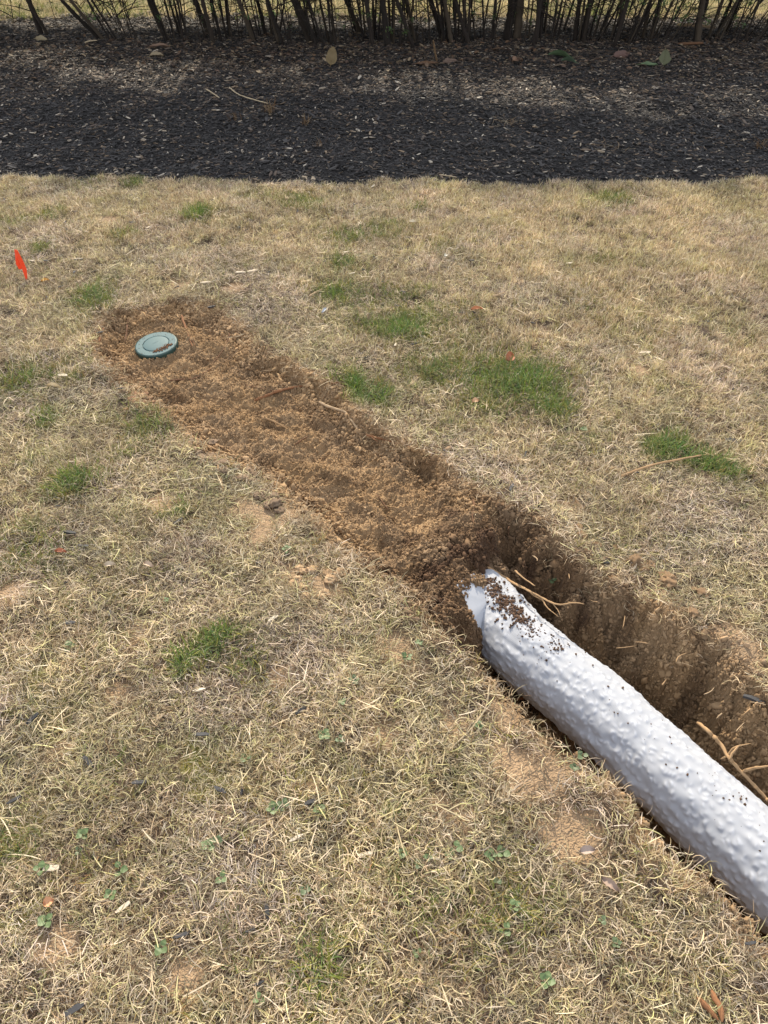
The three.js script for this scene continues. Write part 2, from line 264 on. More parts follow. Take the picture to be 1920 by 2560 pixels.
// lushness: the strip of lawn toward the mulch on the right stands upright and pale, the left and near lawn lies flat
const lawnStraw = new Scatter([...upright, ...lying, ...straws], strawMat), lawnGreen = new Scatter(greens, greenMat);
const NU = upright.length, NL = lying.length, NS = straws.length, rs = rng(33);
const TONES = [[1.02, 1, 0.97], [0.92, 0.87, 0.8], [0.78, 0.75, 0.62], [1.08, 1.03, 0.94], [0.7, 0.62, 0.52], [0.86, 0.9, 0.62]];
{
  const N = 135000, z0 = -4.6, z1 = -0.3, xw = 2.5;
  const nAll = Math.round(N * (xw * 2 * (z1 - z0)) / 14);
  for (let i = 0; i < nAll; i++) {
    const x = rand(-xw, xw, rs), z = rand(z0, z1, rs);
    if (!inView(x, 0, z) || z < edgeZ(x) + 0.012 * gauss(rs)) continue;
    const d = dig(x, z); if (d > -0.014 + 0.012 * gauss(rs)) continue;
    const bare = Math.max(spots(BARE, x, z), 0.85 * smooth(0.45, 0.75, n2(x * 3.4 + 33, z * 3.4) * 0.65 + n2(x * 10, z * 10 + 7) * 0.35)), heap = smooth(-0.09, -0.015, d) * clamp(0.35 + 0.9 * n2(x * 4 + 9, z * 4));
    if (rs() < bare * 0.93 || rs() < heap * (x > TOE.x ? 0.3 : 0.7)) continue;
    const gAt = greenAt(x, z), thin = n2(x * 2.6 + 5, z * 2.6) * 0.5 + n2(x * 8, z * 8) * 0.5;
    const cl = n2(x * 24, z * 24) * 0.7 + n2(x * 55, z * 55) * 0.3; if (rs() < smooth(0.25, 0.9, thin) * 0.65 || rs() < smooth(-0.2, 0.6, cl) * 0.85) continue;
    const up = clamp(smooth(-3.0, -4.2, z) * 0.45 + smooth(-0.3, 1.3, x) * smooth(-1.9, -3.0, z) * 0.75 + 0.2 + 0.3 * n2(x * 1.7, z * 1.7 + 7));
    const y = height(x, z, d) - 0.002, s = rand(0.75, 1.25, rs) * (1 + 0.15 * n2(x * 1.3, z * 1.3));
    const patch = n2(x * 1.9 + 20, z * 1.9) * 0.5 + n2(x * 6, z * 6 + 3) * 0.5, c = pick(TONES, rs);
    const k = 1 + 0.26 * patch, olive = 0.35 * smooth(-0.1, 0.6, n2(x * 1.4 + 50, z * 1.4) * 0.6 + n2(x * 4.5, z * 4.5 + 80) * 0.5), grey = smooth(0, 0.6, n2(x * 1.7 + 90, z * 1.7));
    const tone = [c[0] * k * (1 - 0.2 * olive), c[1] * k * (1 - 0.1 * olive) * (1 + 0.02 * gauss(rs)), c[2] * k * (1 - 0.26 * olive + 0.1 * grey)];
    const gChance = clamp(gAt * 1.15 + 0.06 + 0.15 * smooth(-0.1, 0.7, n2(x * 2.2, z * 2.2 + 60)) + 0.12 * smooth(0.2, 0.8, n2(x * 9, z * 9 + 20)));
    if (rs() < gChance * 0.72) { lawnGreen.put(Math.floor(rs() * 7), x, y, z, rs() * 6.28, s * (0.6 + 0.5 * clamp(gAt)), gauss(rs) * 0.15, gauss(rs) * 0.15, [1 + 0.45 * gauss(rs) * 0.5 + (1 - clamp(gAt)) * 0.5, 1 + 0.2 * gauss(rs), 1 + 0.3 * gauss(rs) + (1 - clamp(gAt)) * 0.3]); if (rs() < 0.5 + 0.4 * clamp(gAt)) continue; }
    const q = rs(), thatchShade = rs() < 0.38 ? 0.38 : 1;     // old thatch among this year's straw, darkened to paint shade between blades
    if (q < up * 0.85) { const ry = rs() * 6.28, ln = 0.45 * smooth(-0.6, 0.8, x) * (0.6 + 0.8 * n2(x * 0.8, z * 0.8 + 30)); lawnStraw.put(Math.floor(rs() * NU), x, y, z, ry, s, gauss(rs) * 0.22 - Math.sin(ry) * ln, gauss(rs) * 0.22 - Math.cos(ry) * ln, tone); }
    else if (q < 0.95) lawnStraw.put(NU + Math.floor(rs() * NL), x, y, z, rs() * 6.28, s, gauss(rs) * 0.12, gauss(rs) * 0.12, tone.map((v) => v * thatchShade));
    else lawnStraw.put(NU + NL + Math.floor(rs() * NS), x, y + 0.002, z, rs() * 6.28, s, gauss(rs) * 0.06, gauss(rs) * 0.06, tone);
  }
  for (let i = 0; i < 60000; i++) {            // torn turf and rootlets hanging over the far lip of the cut
    const x = rand(bb.x0, bb.x1, rs), z = rand(bb.z0, bb.z1, rs), d = dig(x, z); if (d < -0.02 || d > 0.05 || rs() > 0.3 * smooth(0.05, -0.01, d) * (1 + n2(x * 6, z * 6)) || !inView(x, 0, z)) continue;
    const k = rand(0.45, 0.95, rs); lawnStraw.put(NU + Math.floor(rs() * NL), x, height(x, z, d) + 0.001, z, rs() * 6.28, rand(0.6, 1.1, rs), gauss(rs) * 0.3, gauss(rs) * 0.3, [k, k * 0.9, k * 0.76]);
  }
  lawnStraw.build('dry_grass', 'dormant straw coloured lawn grass covering the ground around the trench', 'grass');
  lawnGreen.build('green_grass', 'green grass tufts growing through the dormant lawn', 'grass');
  const farStraw = new Scatter([upright[0], upright[1], upright[2], lying[0], lying[1]], strawMat), farGreen = new Scatter([greens[0], greens[1], greens[2]], greenMat);
  for (let i = 0; i < 26000; i++) {
    const x = rand(-6, 6, rs), z = -8.55 - 4.2 * Math.pow(rs(), 1.3) + 0.08 * gauss(rs), y = height(x, z) - 0.003;
    if (Math.abs(x) > 0.62 * -z) continue;
    const k = rand(0.85, 1.15, rs) * (1 + 0.2 * n2(x, z));
    if (rs() < 0.2 + 0.3 * n2(x * 0.8, z * 0.8 + 5)) farGreen.put(Math.floor(rs() * 3), x, y, z, rs() * 6.28, rand(1, 1.7, rs), gauss(rs) * 0.2, gauss(rs) * 0.2, [1.2 * k, 1.1 * k, k]);
    else farStraw.put(Math.floor(rs() * 5), x, y, z, rs() * 6.28, rand(1.1, 1.9, rs), gauss(rs) * 0.2, gauss(rs) * 0.2, [k, 0.98 * k, 0.8 * k]);
  }
  farStraw.build('far_dry_grass', 'pale dry lawn beyond the hedge', 'grass');
  farGreen.build('far_green_grass', 'green grass in the lawn beyond the hedge', 'grass');
}

// ---------------------------------------------------------------- mulch
function chipShape(r, flat = 0.16) {
  const w = rand(0.16, 0.34, r), h = flat * rand(0.6, 1.2, r), pts = [], k = [0, 0.3, 0.68, 1];
  const g = new THREE.BufferGeometry(), idx = []; let bend = gauss(r) * 0.06;
  k.forEach((t, i) => {
    const e = i === 0 || i === 3 ? rand(0.35, 0.8, r) : 1, cx = t - 0.5, cy = bend * Math.sin(t * 3.14), cz = gauss(r) * 0.03;
    for (const [a, b] of [[-1, -1], [1, -1], [1, 1], [-1, 1]]) pts.push(cx + gauss(r) * 0.03, cy + b * h * 0.5 * e + gauss(r) * 0.012, cz + a * w * 0.5 * e + gauss(r) * 0.02);
  });
  for (let i = 0; i < 3; i++) for (let q = 0; q < 4; q++) { const a = i * 4 + q, b = i * 4 + (q + 1) % 4; idx.push(a, b, a + 4, b, b + 4, a + 4); }
  idx.push(0, 2, 1, 0, 3, 2, 12, 13, 14, 12, 14, 15);
  g.setAttribute('position', new THREE.Float32BufferAttribute(pts, 3)); g.setIndex(idx);
  const f = g.toNonIndexed(); f.computeVertexNormals(); return f;
}
const rm = rng(44), chipShapes = Array.from({ length: 9 }, () => chipShape(rm)), chipMat = std({ color: rgb(1, 1, 1), roughness: 0.8 });
{
  const mulch = new Scatter(chipShapes, chipMat);
  for (let i = 0; i < 230000; i++) {
    const x = rand(-4.6, 4.6, rm), z = rand(-8.75, -4.4, rm);
    const lim = edgeZ(x);
    if (Math.abs(x) > 0.53 * -z + 0.25 || z > lim - 0.004 + 0.02 * gauss(rm) || (rm() > 0.8 && z < -7.6)) continue;
    const len = rand(0.009, 0.034, rm) * (rm() < 0.08 ? 1.8 : 1), old = clamp(smooth(-5.4, -6.4, z + 0.35 * n2(x * 1.2, z * 1.2)) * 0.8 + 0.12);
    let c; const q = rm();
    if (q < 0.035 + 0.05 * old) c = pick([[0.28, 0.22, 0.15], [0.34, 0.28, 0.21], [0.22, 0.155, 0.095], [0.42, 0.36, 0.28]], rm);
    else if (q < 0.12 + 0.45 * old) c = pick([[0.075, 0.052, 0.037], [0.1, 0.074, 0.054], [0.05, 0.036, 0.028], [0.125, 0.088, 0.056]], rm);
    else { const k = 0.009 + 0.045 * Math.pow(rm(), 2); c = [k * 1.1, k * 0.98, k * 0.9]; }
    mulch.put(Math.floor(rm() * 9), x, height(x, z) + rand(-0.004, 0.014, rm), z, rm() * 6.28, [len, len * rand(0.7, 1.3, rm), len * rand(0.7, 1.4, rm)], gauss(rm) * 0.28, gauss(rm) * 0.28, c);
  }
  mulch.build('mulch', 'black dyed shredded wood mulch covering the bed before the hedge', 'mulch');
  const litter = new Scatter([leafShape(1, 0.5, 0.16, 3), leafShape(1, 0.42, 0.3, 8), leafShape(1, 0.6, 0.1, 15)], std({ color: rgb(1, 1, 1), roughness: 0.8, side: THREE.DoubleSide }));
  for (let i = 0; i < 2600; i++) {
    const x = rand(-4.2, 4.2, rm), z = -6.95 + 0.5 * gauss(rm) - 0.4 * rm(); if (z > -5.6 || z < -8.4) continue;
    const k = rand(0.5, 1.2, rm), c = pick([[0.16, 0.105, 0.065], [0.1, 0.062, 0.042], [0.24, 0.18, 0.11], [0.13, 0.075, 0.04], [0.07, 0.05, 0.035]], rm), l = rand(0.02, 0.05, rm);
    litter.put(i, x, height(x, z) + rand(0.006, 0.022, rm), z, rm() * 6.28, l, gauss(rm) * 0.4, gauss(rm) * 0.4, c.map((v) => v * k));
  }
  litter.build('leaf_litter', 'small brown dead leaves littering the mulch at the foot of the hedge', 'leaf litter');
  // black mulch strewn thinly over the lawn, too small to count
  const strewn = new Scatter(chipShapes, chipMat);
  for (let i = 0; i < 900; i++) {
    const x = rand(-2.3, 2.3, rm), z = rand(-4.5, -0.5, rm); if (!inView(x, 0, z) || dig(x, z) > -0.02) continue;
    if (rm() > 0.25 + 0.75 * smooth(-2.5, -4.3, z) * smooth(1.2, -0.6, x)) continue;
    const len = rand(0.012, 0.03, rm), k = rand(0.015, 0.05, rm), c = rm() < 0.25 ? [0.5, 0.43, 0.32] : [k, k, k * 1.05];
    strewn.put(Math.floor(rm() * 9), x, height(x, z) + rand(0.006, 0.02, rm), z, rm() * 6.28, [len, len, len], gauss(rm) * 0.3, gauss(rm) * 0.3, c);
  }
  strewn.build('mulch_litter', 'tiny black and pale mulch crumbs strewn through the lawn', 'mulch');
}

// ---------------------------------------------------------------- soil crumbs
function lump(r, detail = 1) {
  const g = mergeVertices(new THREE.IcosahedronGeometry(1, detail).deleteAttribute('uv').deleteAttribute('normal')), p = g.attributes.position, o = r() * 50, sx = rand(0.8, 1.2, r), sy = rand(0.6, 0.95, r);
  for (let i = 0; i < p.count; i++) { const x = p.getX(i), y = p.getY(i), z = p.getZ(i), k = 0.9 + 0.4 * n3(x * 1.4 + o, y * 1.4, z * 1.4) + (detail > 1 ? 0.34 : 0.2) * n3(x * 3.4 + o, y * 3.4, z * 3.4); p.setXYZ(i, x * k * sx, y * k * sy, z * k); }
  g.computeVertexNormals(); return g;
}
const rc = rng(55), lumps = Array.from({ length: 7 }, () => lump(rc)), lumpMat = std({ color: rgb(1, 1, 1), roughness: 1 });
{
  const crumbs = new Scatter(lumps, lumpMat);
  for (let i = 0; i < 900000 && crumbs.lists.reduce((a, l) => a + l.c.length / 3, 0) < 150000; i++) {
    const x = rand(bb.x0, bb.x1, rc), z = rand(bb.z0, bb.z1, rc), d = dig(x, z); if (d < -0.1 || !inView(x, 0, z, 0.05)) continue;
    const far = (x - TOE.x) * trenchSide.x + (z - TOE.z) * trenchSide.z, s = (x - TOE.x) * trenchDir.x + (z - TOE.z) * trenchDir.z;
    const rim = d < 0.09, damp = smooth(-0.4, -0.15, s + 0.1 * n2(x * 6, z * 6));
    const dens = d < 0 ? 0.35 * smooth(-0.1, 0, d) * clamp(0.3 + n2(x * 4 + 9, z * 4)) : rim || (s > -0.1 && far > 0.08) ? 0.95 : 0.35 + 0.25 * n2(x * 7, z * 7) + 0.45 * damp;
    if (rc() > dens) continue;
    let size = 0.0014 + (rim || damp > 0.5 ? 0.005 : 0.0028) * Math.pow(rc(), 3); if ((rim || damp > 0.5) && rc() < 0.06) size *= rand(1.4, 2.2, rc);
    const wallside = s > -0.1 && far > 0.08 && d > 0 && d < 0.17; if (wallside && rc() < 0.1) size = 0.002 + 0.007 * Math.pow(rc(), 2);
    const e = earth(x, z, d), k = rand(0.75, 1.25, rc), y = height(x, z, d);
    crumbs.put(Math.floor(rc() * 7), x, y + size * 0.25, z, rc() * 6.28, [size * rand(0.7, 1.5, rc), size * rand(0.5, 1, rc), size * rand(0.7, 1.5, rc)], rc() * 6, rc() * 6, e.map((v) => v * k));
  }
  crumbs.build('soil_crumbs', 'loose brown soil crumbs scattered over the dug strip', 'soil');
}

// ---------------------------------------------------------------- wrapped drain pipe
{
  const rp = rng(66), LEN = axis.getLength(), NA = Math.round(LEN / 0.0027), NR = 250, cell = 0.0165;
  const nu = Math.ceil(LEN / cell), nv = Math.round(2 * Math.PI * PIPE_R / cell), seeds = [];
  for (let i = 0; i < nu; i++) for (let j = 0; j < nv; j++) seeds.push([(i + rp()) * cell, (j + rp()) * cell, rp() * 6.28, rand(0.55, 1.15, rp), rp() < 0.82 ? 1 : 0]);
  const circ = nv * cell;
  const nub = (u, v) => {                     // foam pieces pressing against the net: short curved ridges
    const ci = Math.floor(u / cell), cj = Math.floor(v / cell); let h = 0, c = 0;
    for (let a = -1; a <= 1; a++) for (let b = -1; b <= 1; b++) {
      const i = ci + a, j = ((cj + b) % nv + nv) % nv; if (i < 0 || i >= nu) continue;
      const [su, sv, an, k, on] = seeds[i * nv + j]; if (!on) continue;
      let du = u - su, dv = v - sv; dv -= Math.round(dv / circ) * circ;
      const p = (du * Math.cos(an) + dv * Math.sin(an)) / 0.0068, q = (-du * Math.sin(an) + dv * Math.cos(an)) / 0.0036, arc = q - 0.7 * p * p + 0.35;
      const e = Math.exp(-(arc * arc) - p * p * 0.9), base = Math.exp(-(du * du + dv * dv) / 0.00008);
      h = Math.max(h, k * (0.35 * base + 0.55 * e)); c = Math.max(c, k * e);
    }
    return [h, c];
  };
  const pos = [], col = [], uv = [], idx = [], up = new THREE.Vector3(0, 1, 0), T = new THREE.Vector3(), B = new THREE.Vector3(), N = new THREE.Vector3();
  for (let i = 0; i <= NA; i++) {
    const t = i / NA, c = axis.getPointAt(t); axis.getTangentAt(t, T); B.crossVectors(T, up).normalize(); N.crossVectors(B, T).normalize();
    const tape = smooth(0, 0.05, t);
    for (let j = 0; j < NR; j++) {
      const a = (j / NR) * 2 * Math.PI, u = t * LEN, v = (j / NR) * circ, [h, cc] = nub(u, v);
      const wave = 0.0038 * n3(Math.cos(a) * 1.4, Math.sin(a) * 1.4, u * 6) + 0.002 * n3(Math.cos(a) * 3, Math.sin(a) * 3, u * 16 + 9);
      const r = (PIPE_R * (0.93 + 0.07 * tape) + wave + 0.0030 * h), ca = Math.cos(a) * r, sa = Math.sin(a) * r * 0.97;
      pos.push(c.x + B.x * ca + N.x * sa, c.y + B.y * ca + N.y * sa, c.z + B.z * ca + N.z * sa);
      const g = 0.35 + 0.085 * smooth(0.2, 0.8, cc); col.push(g * 0.965, g, g * 1.075); uv.push(u, v);  // bluish cast of the skylight is mixed into the sleeve colour
    }
  }
  for (let i = 0; i < NA; i++) for (let j = 0; j < NR; j++) { const a = i * NR + j, b = i * NR + (j + 1) % NR; idx.push(a, b, a + NR, b, b + NR, a + NR); }
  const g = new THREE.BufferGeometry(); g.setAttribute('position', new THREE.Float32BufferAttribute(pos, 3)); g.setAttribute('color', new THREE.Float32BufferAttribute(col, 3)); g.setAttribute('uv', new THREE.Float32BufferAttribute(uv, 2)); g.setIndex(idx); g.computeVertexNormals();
  const mesh = dataTex(64, (u, v) => { const k = 0.5 + 0.25 * Math.cos(u * 4 * Math.PI) + 0.25 * Math.cos(v * 4 * Math.PI); return [k, k, k]; });
  mesh.repeat.set(200, 200);
  const root = thing('drain_pipe', 'thick white net wrapped drain pipe lying in the open trench', 'drain pipe');
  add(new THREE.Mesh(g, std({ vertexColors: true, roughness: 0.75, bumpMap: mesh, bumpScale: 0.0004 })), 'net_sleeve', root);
  { // torn corner of the net lying out on the soil
    const q = [[1046, 1246], [1022, 1250], [1000, 1272], [984, 1291], [998, 1304], [1012, 1322], [1024, 1344], [1046, 1340]].map(([x, y]) => D(x, y, -0.02)), mid = D(1052, 1290, -0.01), fp = [], fi = [], n = q.length;
    for (const v of [mid, ...q]) fp.push(v.x, Math.max(height(v.x, v.z) + 0.004, v === mid ? -0.03 : -0.2), v.z);
    for (const v of [mid, ...q]) fp.push(v.x, Math.max(height(v.x, v.z) + 0.0025, v === mid ? -0.0315 : -0.2), v.z);
    for (let i = 1; i < n; i++) fi.push(0, i + 1, i, n + 1, n + 1 + i, n + 2 + i, i, i + 1, n + 1 + i, i + 1, n + 2 + i, n + 1 + i);
    const fg = new THREE.BufferGeometry(); fg.setAttribute('position', new THREE.Float32BufferAttribute(fp, 3)); fg.setIndex(fi); fg.computeVertexNormals();
    add(new THREE.Mesh(fg, std({ color: rgb(0.385, 0.4, 0.43), roughness: 0.75, side: THREE.DoubleSide })), 'torn_flap', root);
  }
  // crumbs that fell on the pipe
  const fallen = new Scatter(lumps, lumpMat), rf = rng(67);
  const onPipe = (t, a) => { const c = axis.getPointAt(t); axis.getTangentAt(t, T); B.crossVectors(T, up).normalize(); N.crossVectors(B, T).normalize(); const r = PIPE_R + 0.002; return [c.x + (B.x * Math.cos(a) + N.x * Math.sin(a)) * r, c.y + (B.y * Math.cos(a) + N.y * Math.sin(a)) * r * 0.97, c.z + (B.z * Math.cos(a) + N.z * Math.sin(a)) * r]; };
  const tip = D(1030, 1285, -0.06), T0 = (() => { let b = 9, k = 0; for (let i = 0; i <= 200; i++) { const p = axis.getPointAt(i / 200), d = Math.hypot(p.x - tip.x, p.z - tip.z); if (d < b) { b = d; k = i / 200; } } return k; })();
  for (let i = 0; i < 1500; i++) {
    const q = rf(), t = q < 0.85 ? T0 + 0.2 * Math.pow(rf(), 1.5) : T0 + 0.65 * rf(), spread = q < 0.6 ? 0.22 : 0.5, a = Math.PI / 2 + gauss(rf) * spread + 0.02;
    if (q >= 0.85 && rf() < 0.5) continue;
    const size = (0.0009 + 0.0035 * Math.pow(rf(), 3)) * (t < T0 + 0.12 ? 1.3 : 0.85), [x, y, z] = onPipe(t, a), k = rand(0.6, 1.3, rf);
    fallen.put(Math.floor(rf() * 7), x, y, z, rf() * 6, size, rf() * 6, rf() * 6, [0.09 * k, 0.05 * k, 0.028 * k]);
  }
  fallen.build('fallen_crumbs', 'dark soil crumbs fallen on the white pipe', 'soil');
}

// ---------------------------------------------------------------- green emitter lid
{
  const LR = 0.084, c = D(340, 752, -0.03), root = thing('lawn_drain', 'round green plastic drain lid with a ring groove set in the soil', 'drain', new THREE.Vector3(c.x, Math.max(...Array.from({ length: 40 }, (_, i) => height(c.x + 0.085 * Math.cos(i) * ((i % 4) / 4 + 0.25), c.z + 0.085 * Math.sin(i) * ((i % 4) / 4 + 0.25)))) - 0.017, c.z));
  root.rotation.set(0.05, 0.3, 0.075);
  const plastic = new THREE.MeshPhysicalMaterial({ color: rgb(0.07, 0.125, 0.13), roughness: 0.62, specularIntensity: 0.5 }), dark = std({ color: rgb(0.07, 0.125, 0.13), roughness: 0.5 });
  const lathe = (l, m, n) => add(new THREE.Mesh(new THREE.LatheGeometry(l.map(([x, y]) => new THREE.Vector2(x, y)), 72), m), n, root);
  const cover = lathe([[LR - 0.006, 0.018], [0.0535, 0.0184], [0.0526, 0.0178], [0.0522, 0.0150], [0.0496, 0.0150], [0.0492, 0.0184], [0.0482, 0.0194], [0.036, 0.0212], [0.02, 0.0224], [0, 0.0228]], plastic, 'cover');
  lathe([[0, -0.012], [LR - 0.006, -0.012], [LR - 0.001, -0.006], [LR, 0.006], [LR, 0.013], [LR - 0.0015, 0.0165], [LR - 0.006, 0.0179]], std({ color: rgb(0.016, 0.05, 0.043), roughness: 0.45 }), 'rim');  // dark green rim, with the shade on its side put into the colour
  add(new THREE.Mesh(new THREE.TorusGeometry(0.0509, 0.0012, 6, 64).rotateX(Math.PI / 2).translate(0, 0.0146, 0), plastic), 'ring_groove', cover);
  add(new THREE.Mesh(new THREE.CylinderGeometry(0.066, 0.066, 0.06, 48, 1, true).translate(0, -0.04, 0), dark), 'collar', root);
  const strokes = [], st = (x, z, l, a) => strokes.push(new THREE.BoxGeometry(l, 0.0014, 0.0013).rotateY(a).translate(x, 0.0226 - 3.2 * (x * x + z * z), z));
  [[-0.021, 0.009, 0.009, 1.2], [-0.0185, 0.007, 0.008, 2.0], [-0.012, 0.004, 0.008, 1.5], [-0.0095, 0.0045, 0.005, 0.2], [-0.0045, 0.0, 0.008, 1.4], [-0.001, -0.0015, 0.006, 0.3], [0.004, -0.004, 0.008, 1.3], [0.0075, -0.0055, 0.007, 2.1], [0.0135, -0.0085, 0.007, 1.4], [0.0165, -0.0095, 0.006, 0.4]].forEach((a) => st(...a));
  tag(add(new THREE.Mesh(mergeGeometries(strokes), plastic), 'raised_lettering', cover), null, null, null, 'stuff');
  const rl = rng(71), dirt = new Scatter(lumps, lumpMat);
  root.updateMatrixWorld(true); const v = new THREE.Vector3();
  for (let i = 0; i < 260; i++) {
    let x, z, s, y = 0.0185;
    if (i < 170) { const t = rl(); x = lerp(-0.012, 0.062, t) + gauss(rl) * 0.004; z = lerp(0.057, 0.03, t) + gauss(rl) * 0.012 * Math.sin(0.3 + t * 2.6); s = rand(0.001, 0.0034, rl); y += rl() * 0.002; }
    else { const a = rl() * 6.28, q = Math.sqrt(rl()) * 0.08; x = Math.cos(a) * q; z = Math.sin(a) * q; s = rand(0.0006, 0.0016, rl); }
    if (Math.hypot(x, z) > 0.08) continue;
    v.set(x, y, z).applyMatrix4(root.matrixWorld); const k = rand(0.6, 1.4, rl);
    dirt.put(Math.floor(rl() * 7), v.x, v.y, v.z, rl() * 6, s, rl() * 6, rl() * 6, [0.15 * k, 0.075 * k, 0.035 * k]);
  }
  dirt.build('lid_dirt', 'brown dirt crumbs lying on the green lid', 'soil');
}

// ---------------------------------------------------------------- orange marker flag
{
  const base = D(59, 607), y0 = height(base.x, base.z);
  const root0 = thing('marker_flag', 'small bright orange plastic marking flag standing in the lawn', 'marker flag', new THREE.Vector3(base.x, y0, base.z)), root = root0; root.scale.setScalar(1.0);
  const lean = new THREE.Vector3(-0.004, 0.142, -0.008);
  const wire = new THREE.TubeGeometry(new THREE.LineCurve3(new THREE.Vector3(0.002, -0.03, 0), lean.clone().multiplyScalar(0.98)), 6, 0.0012, 6);
  add(new THREE.Mesh(wire, std({ color: rgb(0.5, 0.16, 0.08), roughness: 0.5 })), 'wire_stake', root);
  const orange = new THREE.MeshPhysicalMaterial({ color: rgb(0.9, 0.085, 0.022), roughness: 0.45, transmission: 0.2, thickness: 0, side: THREE.DoubleSide });
  const fold = (pts, z) => { const s = new THREE.Shape(pts.map(([x, y]) => new THREE.Vector2((x + 0.24 * y) * 1.5 - 0.035 * y, y * 1.05))); const g = new THREE.ExtrudeGeometry(s, { depth: 0.0012, bevelEnabled: false }); const p = g.attributes.position; for (let i = 0; i < p.count; i++) p.setZ(i, p.getZ(i) + z + 0.004 * Math.sin(p.getX(i) * 260 + z * 900)); g.computeVertexNormals(); return g; };
  add(new THREE.Mesh(fold([[-0.0395, 0.141], [-0.0295, 0.142], [-0.013, 0.09], [-0.0035, 0.055], [-0.0005, 0.02], [-0.003, 0.008], [-0.008, 0.03], [-0.016, 0.062]], 0.002), orange), 'flag_sheet', root);
  add(new THREE.Mesh(fold([[-0.0405, 0.136], [-0.031, 0.137], [-0.0175, 0.062], [-0.0195, 0.054], [-0.027, 0.056], [-0.0345, 0.08]], -0.004), orange), 'flag_fold', root);
}

// ---------------------------------------------------------------- roots and twigs
function tube(pts, r0, r1, seed, rad = 7, wob = 0.9) {
  const curve = new THREE.CatmullRomCurve3(pts), L = curve.getLength(), S = Math.max(6, Math.min(60, Math.round(L / 0.012))), g = new THREE.TubeGeometry(curve, S, 1, rad, false), p = g.attributes.position;
  for (let i = 0; i <= S; i++) {
    const c = curve.getPointAt(i / S), rr = lerp(r0, r1, i / S) * (1 + 0.18 * n2(i * 0.55 + seed, seed)), end = i === 0 || i === S ? 0.25 : 1;
    const ox = r0 * wob * n2(i * 0.4, seed + 5), oy = r0 * wob * 0.5 * n2(i * 0.4, seed + 9), k = i === 0 || i === S ? 0 : 1;
    for (let j = 0; j <= rad; j++) { const q = i * (rad + 1) + j; p.setXYZ(q, c.x + ox * k + (p.getX(q) - c.x) * rr * end, c.y + oy * k + (p.getY(q) - c.y) * rr * end, c.z + (p.getZ(q) - c.z) * rr * end); }
  }
  g.computeVertexNormals(); return g;
}
const barkMap = dataTex(128, (u, v) => { const g = 0.78 + 0.2 * ring(u, v, 30, 2) * 0.6 + 0.15 * ring(u, v, 9, 4); return [g, g * 0.98, g * 0.95]; });
const rootMats = { red: std({ color: rgb(0.27, 0.125, 0.055), map: barkMap }), tan: std({ color: rgb(0.42, 0.27, 0.14), map: barkMap }), pale: std({ color: rgb(0.5, 0.36, 0.22), map: barkMap }), dark: std({ color: rgb(0.16, 0.08, 0.038), map: barkMap }), straw: std({ color: rgb(0.5, 0.4, 0.26), map: barkMap }) };
let rootSeed = 1;
const onGround = (x, y, lift) => { let h = -0.03, p; for (let i = 0; i < 4; i++) { p = D(x, y, h); h = height(p.x, p.z) + lift; } return new THREE.Vector3(p.x, h, p.z); };
function twig(name, label, category, mat, r0, r1, px, sides = [], lift = 0.5, group) {
  const follow = (l, r) => { if (name !== 'root') return l.map(([x, y, q]) => onGround(x, y, r * lift + (q ?? 0))); const c = new THREE.CatmullRomCurve3(l.map(([x, y, q]) => new THREE.Vector3(x, y, q ?? 0))), n = Math.max(3, Math.round(c.getLength() / 9)); const pt = Array.from({ length: n + 1 }, (_, i) => c.getPointAt(i / n)), hs = pt.map((v) => onGround(v.x, v.y, 0).y); const out = pt.map((v, i) => { let m = 0, w = 0; for (let k = -3; k <= 3; k++) { const q = hs[clamp(i + k, 0, n)]; m += q; w++; } const h = Math.max(m / w, hs[i] - r * 0.4) + r * (lift + 0.3) + v.z; return D(v.x, v.y, h); }); return out; };
  const main = follow(px, r0), o = main[0].clone();
  const rel = (l) => l.map((p) => p.clone().sub(o)), root = thing(name, label, category, o, group);
  add(new THREE.Mesh(tube(rel(main), r0, r1, rootSeed++, 7, 0.35), rootMats[mat]), 'stem', root);
  for (const [r, s] of sides) add(new THREE.Mesh(tube(rel(follow(s, r)), r, r * 0.45, rootSeed++, 6, 0.35), rootMats[mat]), 'side_root', root);
}
const RT = (label, ...a) => twig('root', label, 'root', ...a);
RT('long reddish root lying on the soil and reaching into green grass', 'red', 0.0052, 0.0035, [[549, 866], [575, 855], [604, 844], [640, 836], [690, 831], [736, 827]]);
RT('thick pale bent root on the bank of the dug strip', 'pale', 0.0052, 0.0040, [[688, 867], [704, 876], [724, 883], [744, 889], [756, 903], [773, 926]], [], 0.9);
RT('short tan root on the left edge of the soil strip', 'tan', 0.0048, 0.0032, [[374, 874], [396, 882], [410, 896], [425, 912]]);
RT('tan root piece lying alone amid the soil strip', 'tan', 0.0042, 0.0028, [[558, 898], [580, 906], [600, 915], [618, 924]]);
RT('straight tan root along the left rim, above its longer twin', 'tan', 0.0042, 0.003, [[404, 944], [430, 949], [462, 958], [500, 976]]);
RT('long tan root along the left rim, below its shorter twin', 'tan', 0.0042, 0.0025, [[438, 959], [470, 972], [505, 985], [530, 992], [552, 998]]);
RT('crooked tan root standing across the grey clods', 'tan', 0.0042, 0.003, [[480, 990], [472, 1006], [474, 1025], [479, 1046], [482, 1066]], [], 0.9);
RT('branched dark root running down the soil right of the lid', 'red', 0.0048, 0.0025, [[392, 680], [398, 700], [405, 720], [411, 738], [416, 748]], [[0.002, [[405, 720], [416, 736], [423, 748]]], [0.0016, [[398, 700], [409, 712]]]]);
RT('small crossed root on the soil above the lid', 'dark', 0.0045, 0.0028, [[277, 688], [275, 704], [273, 720], [270, 737]], [[0.0022, [[246, 700], [262, 706], [280, 706], [298, 707]]], [0.0015, [[277, 700], [296, 690]]]]);
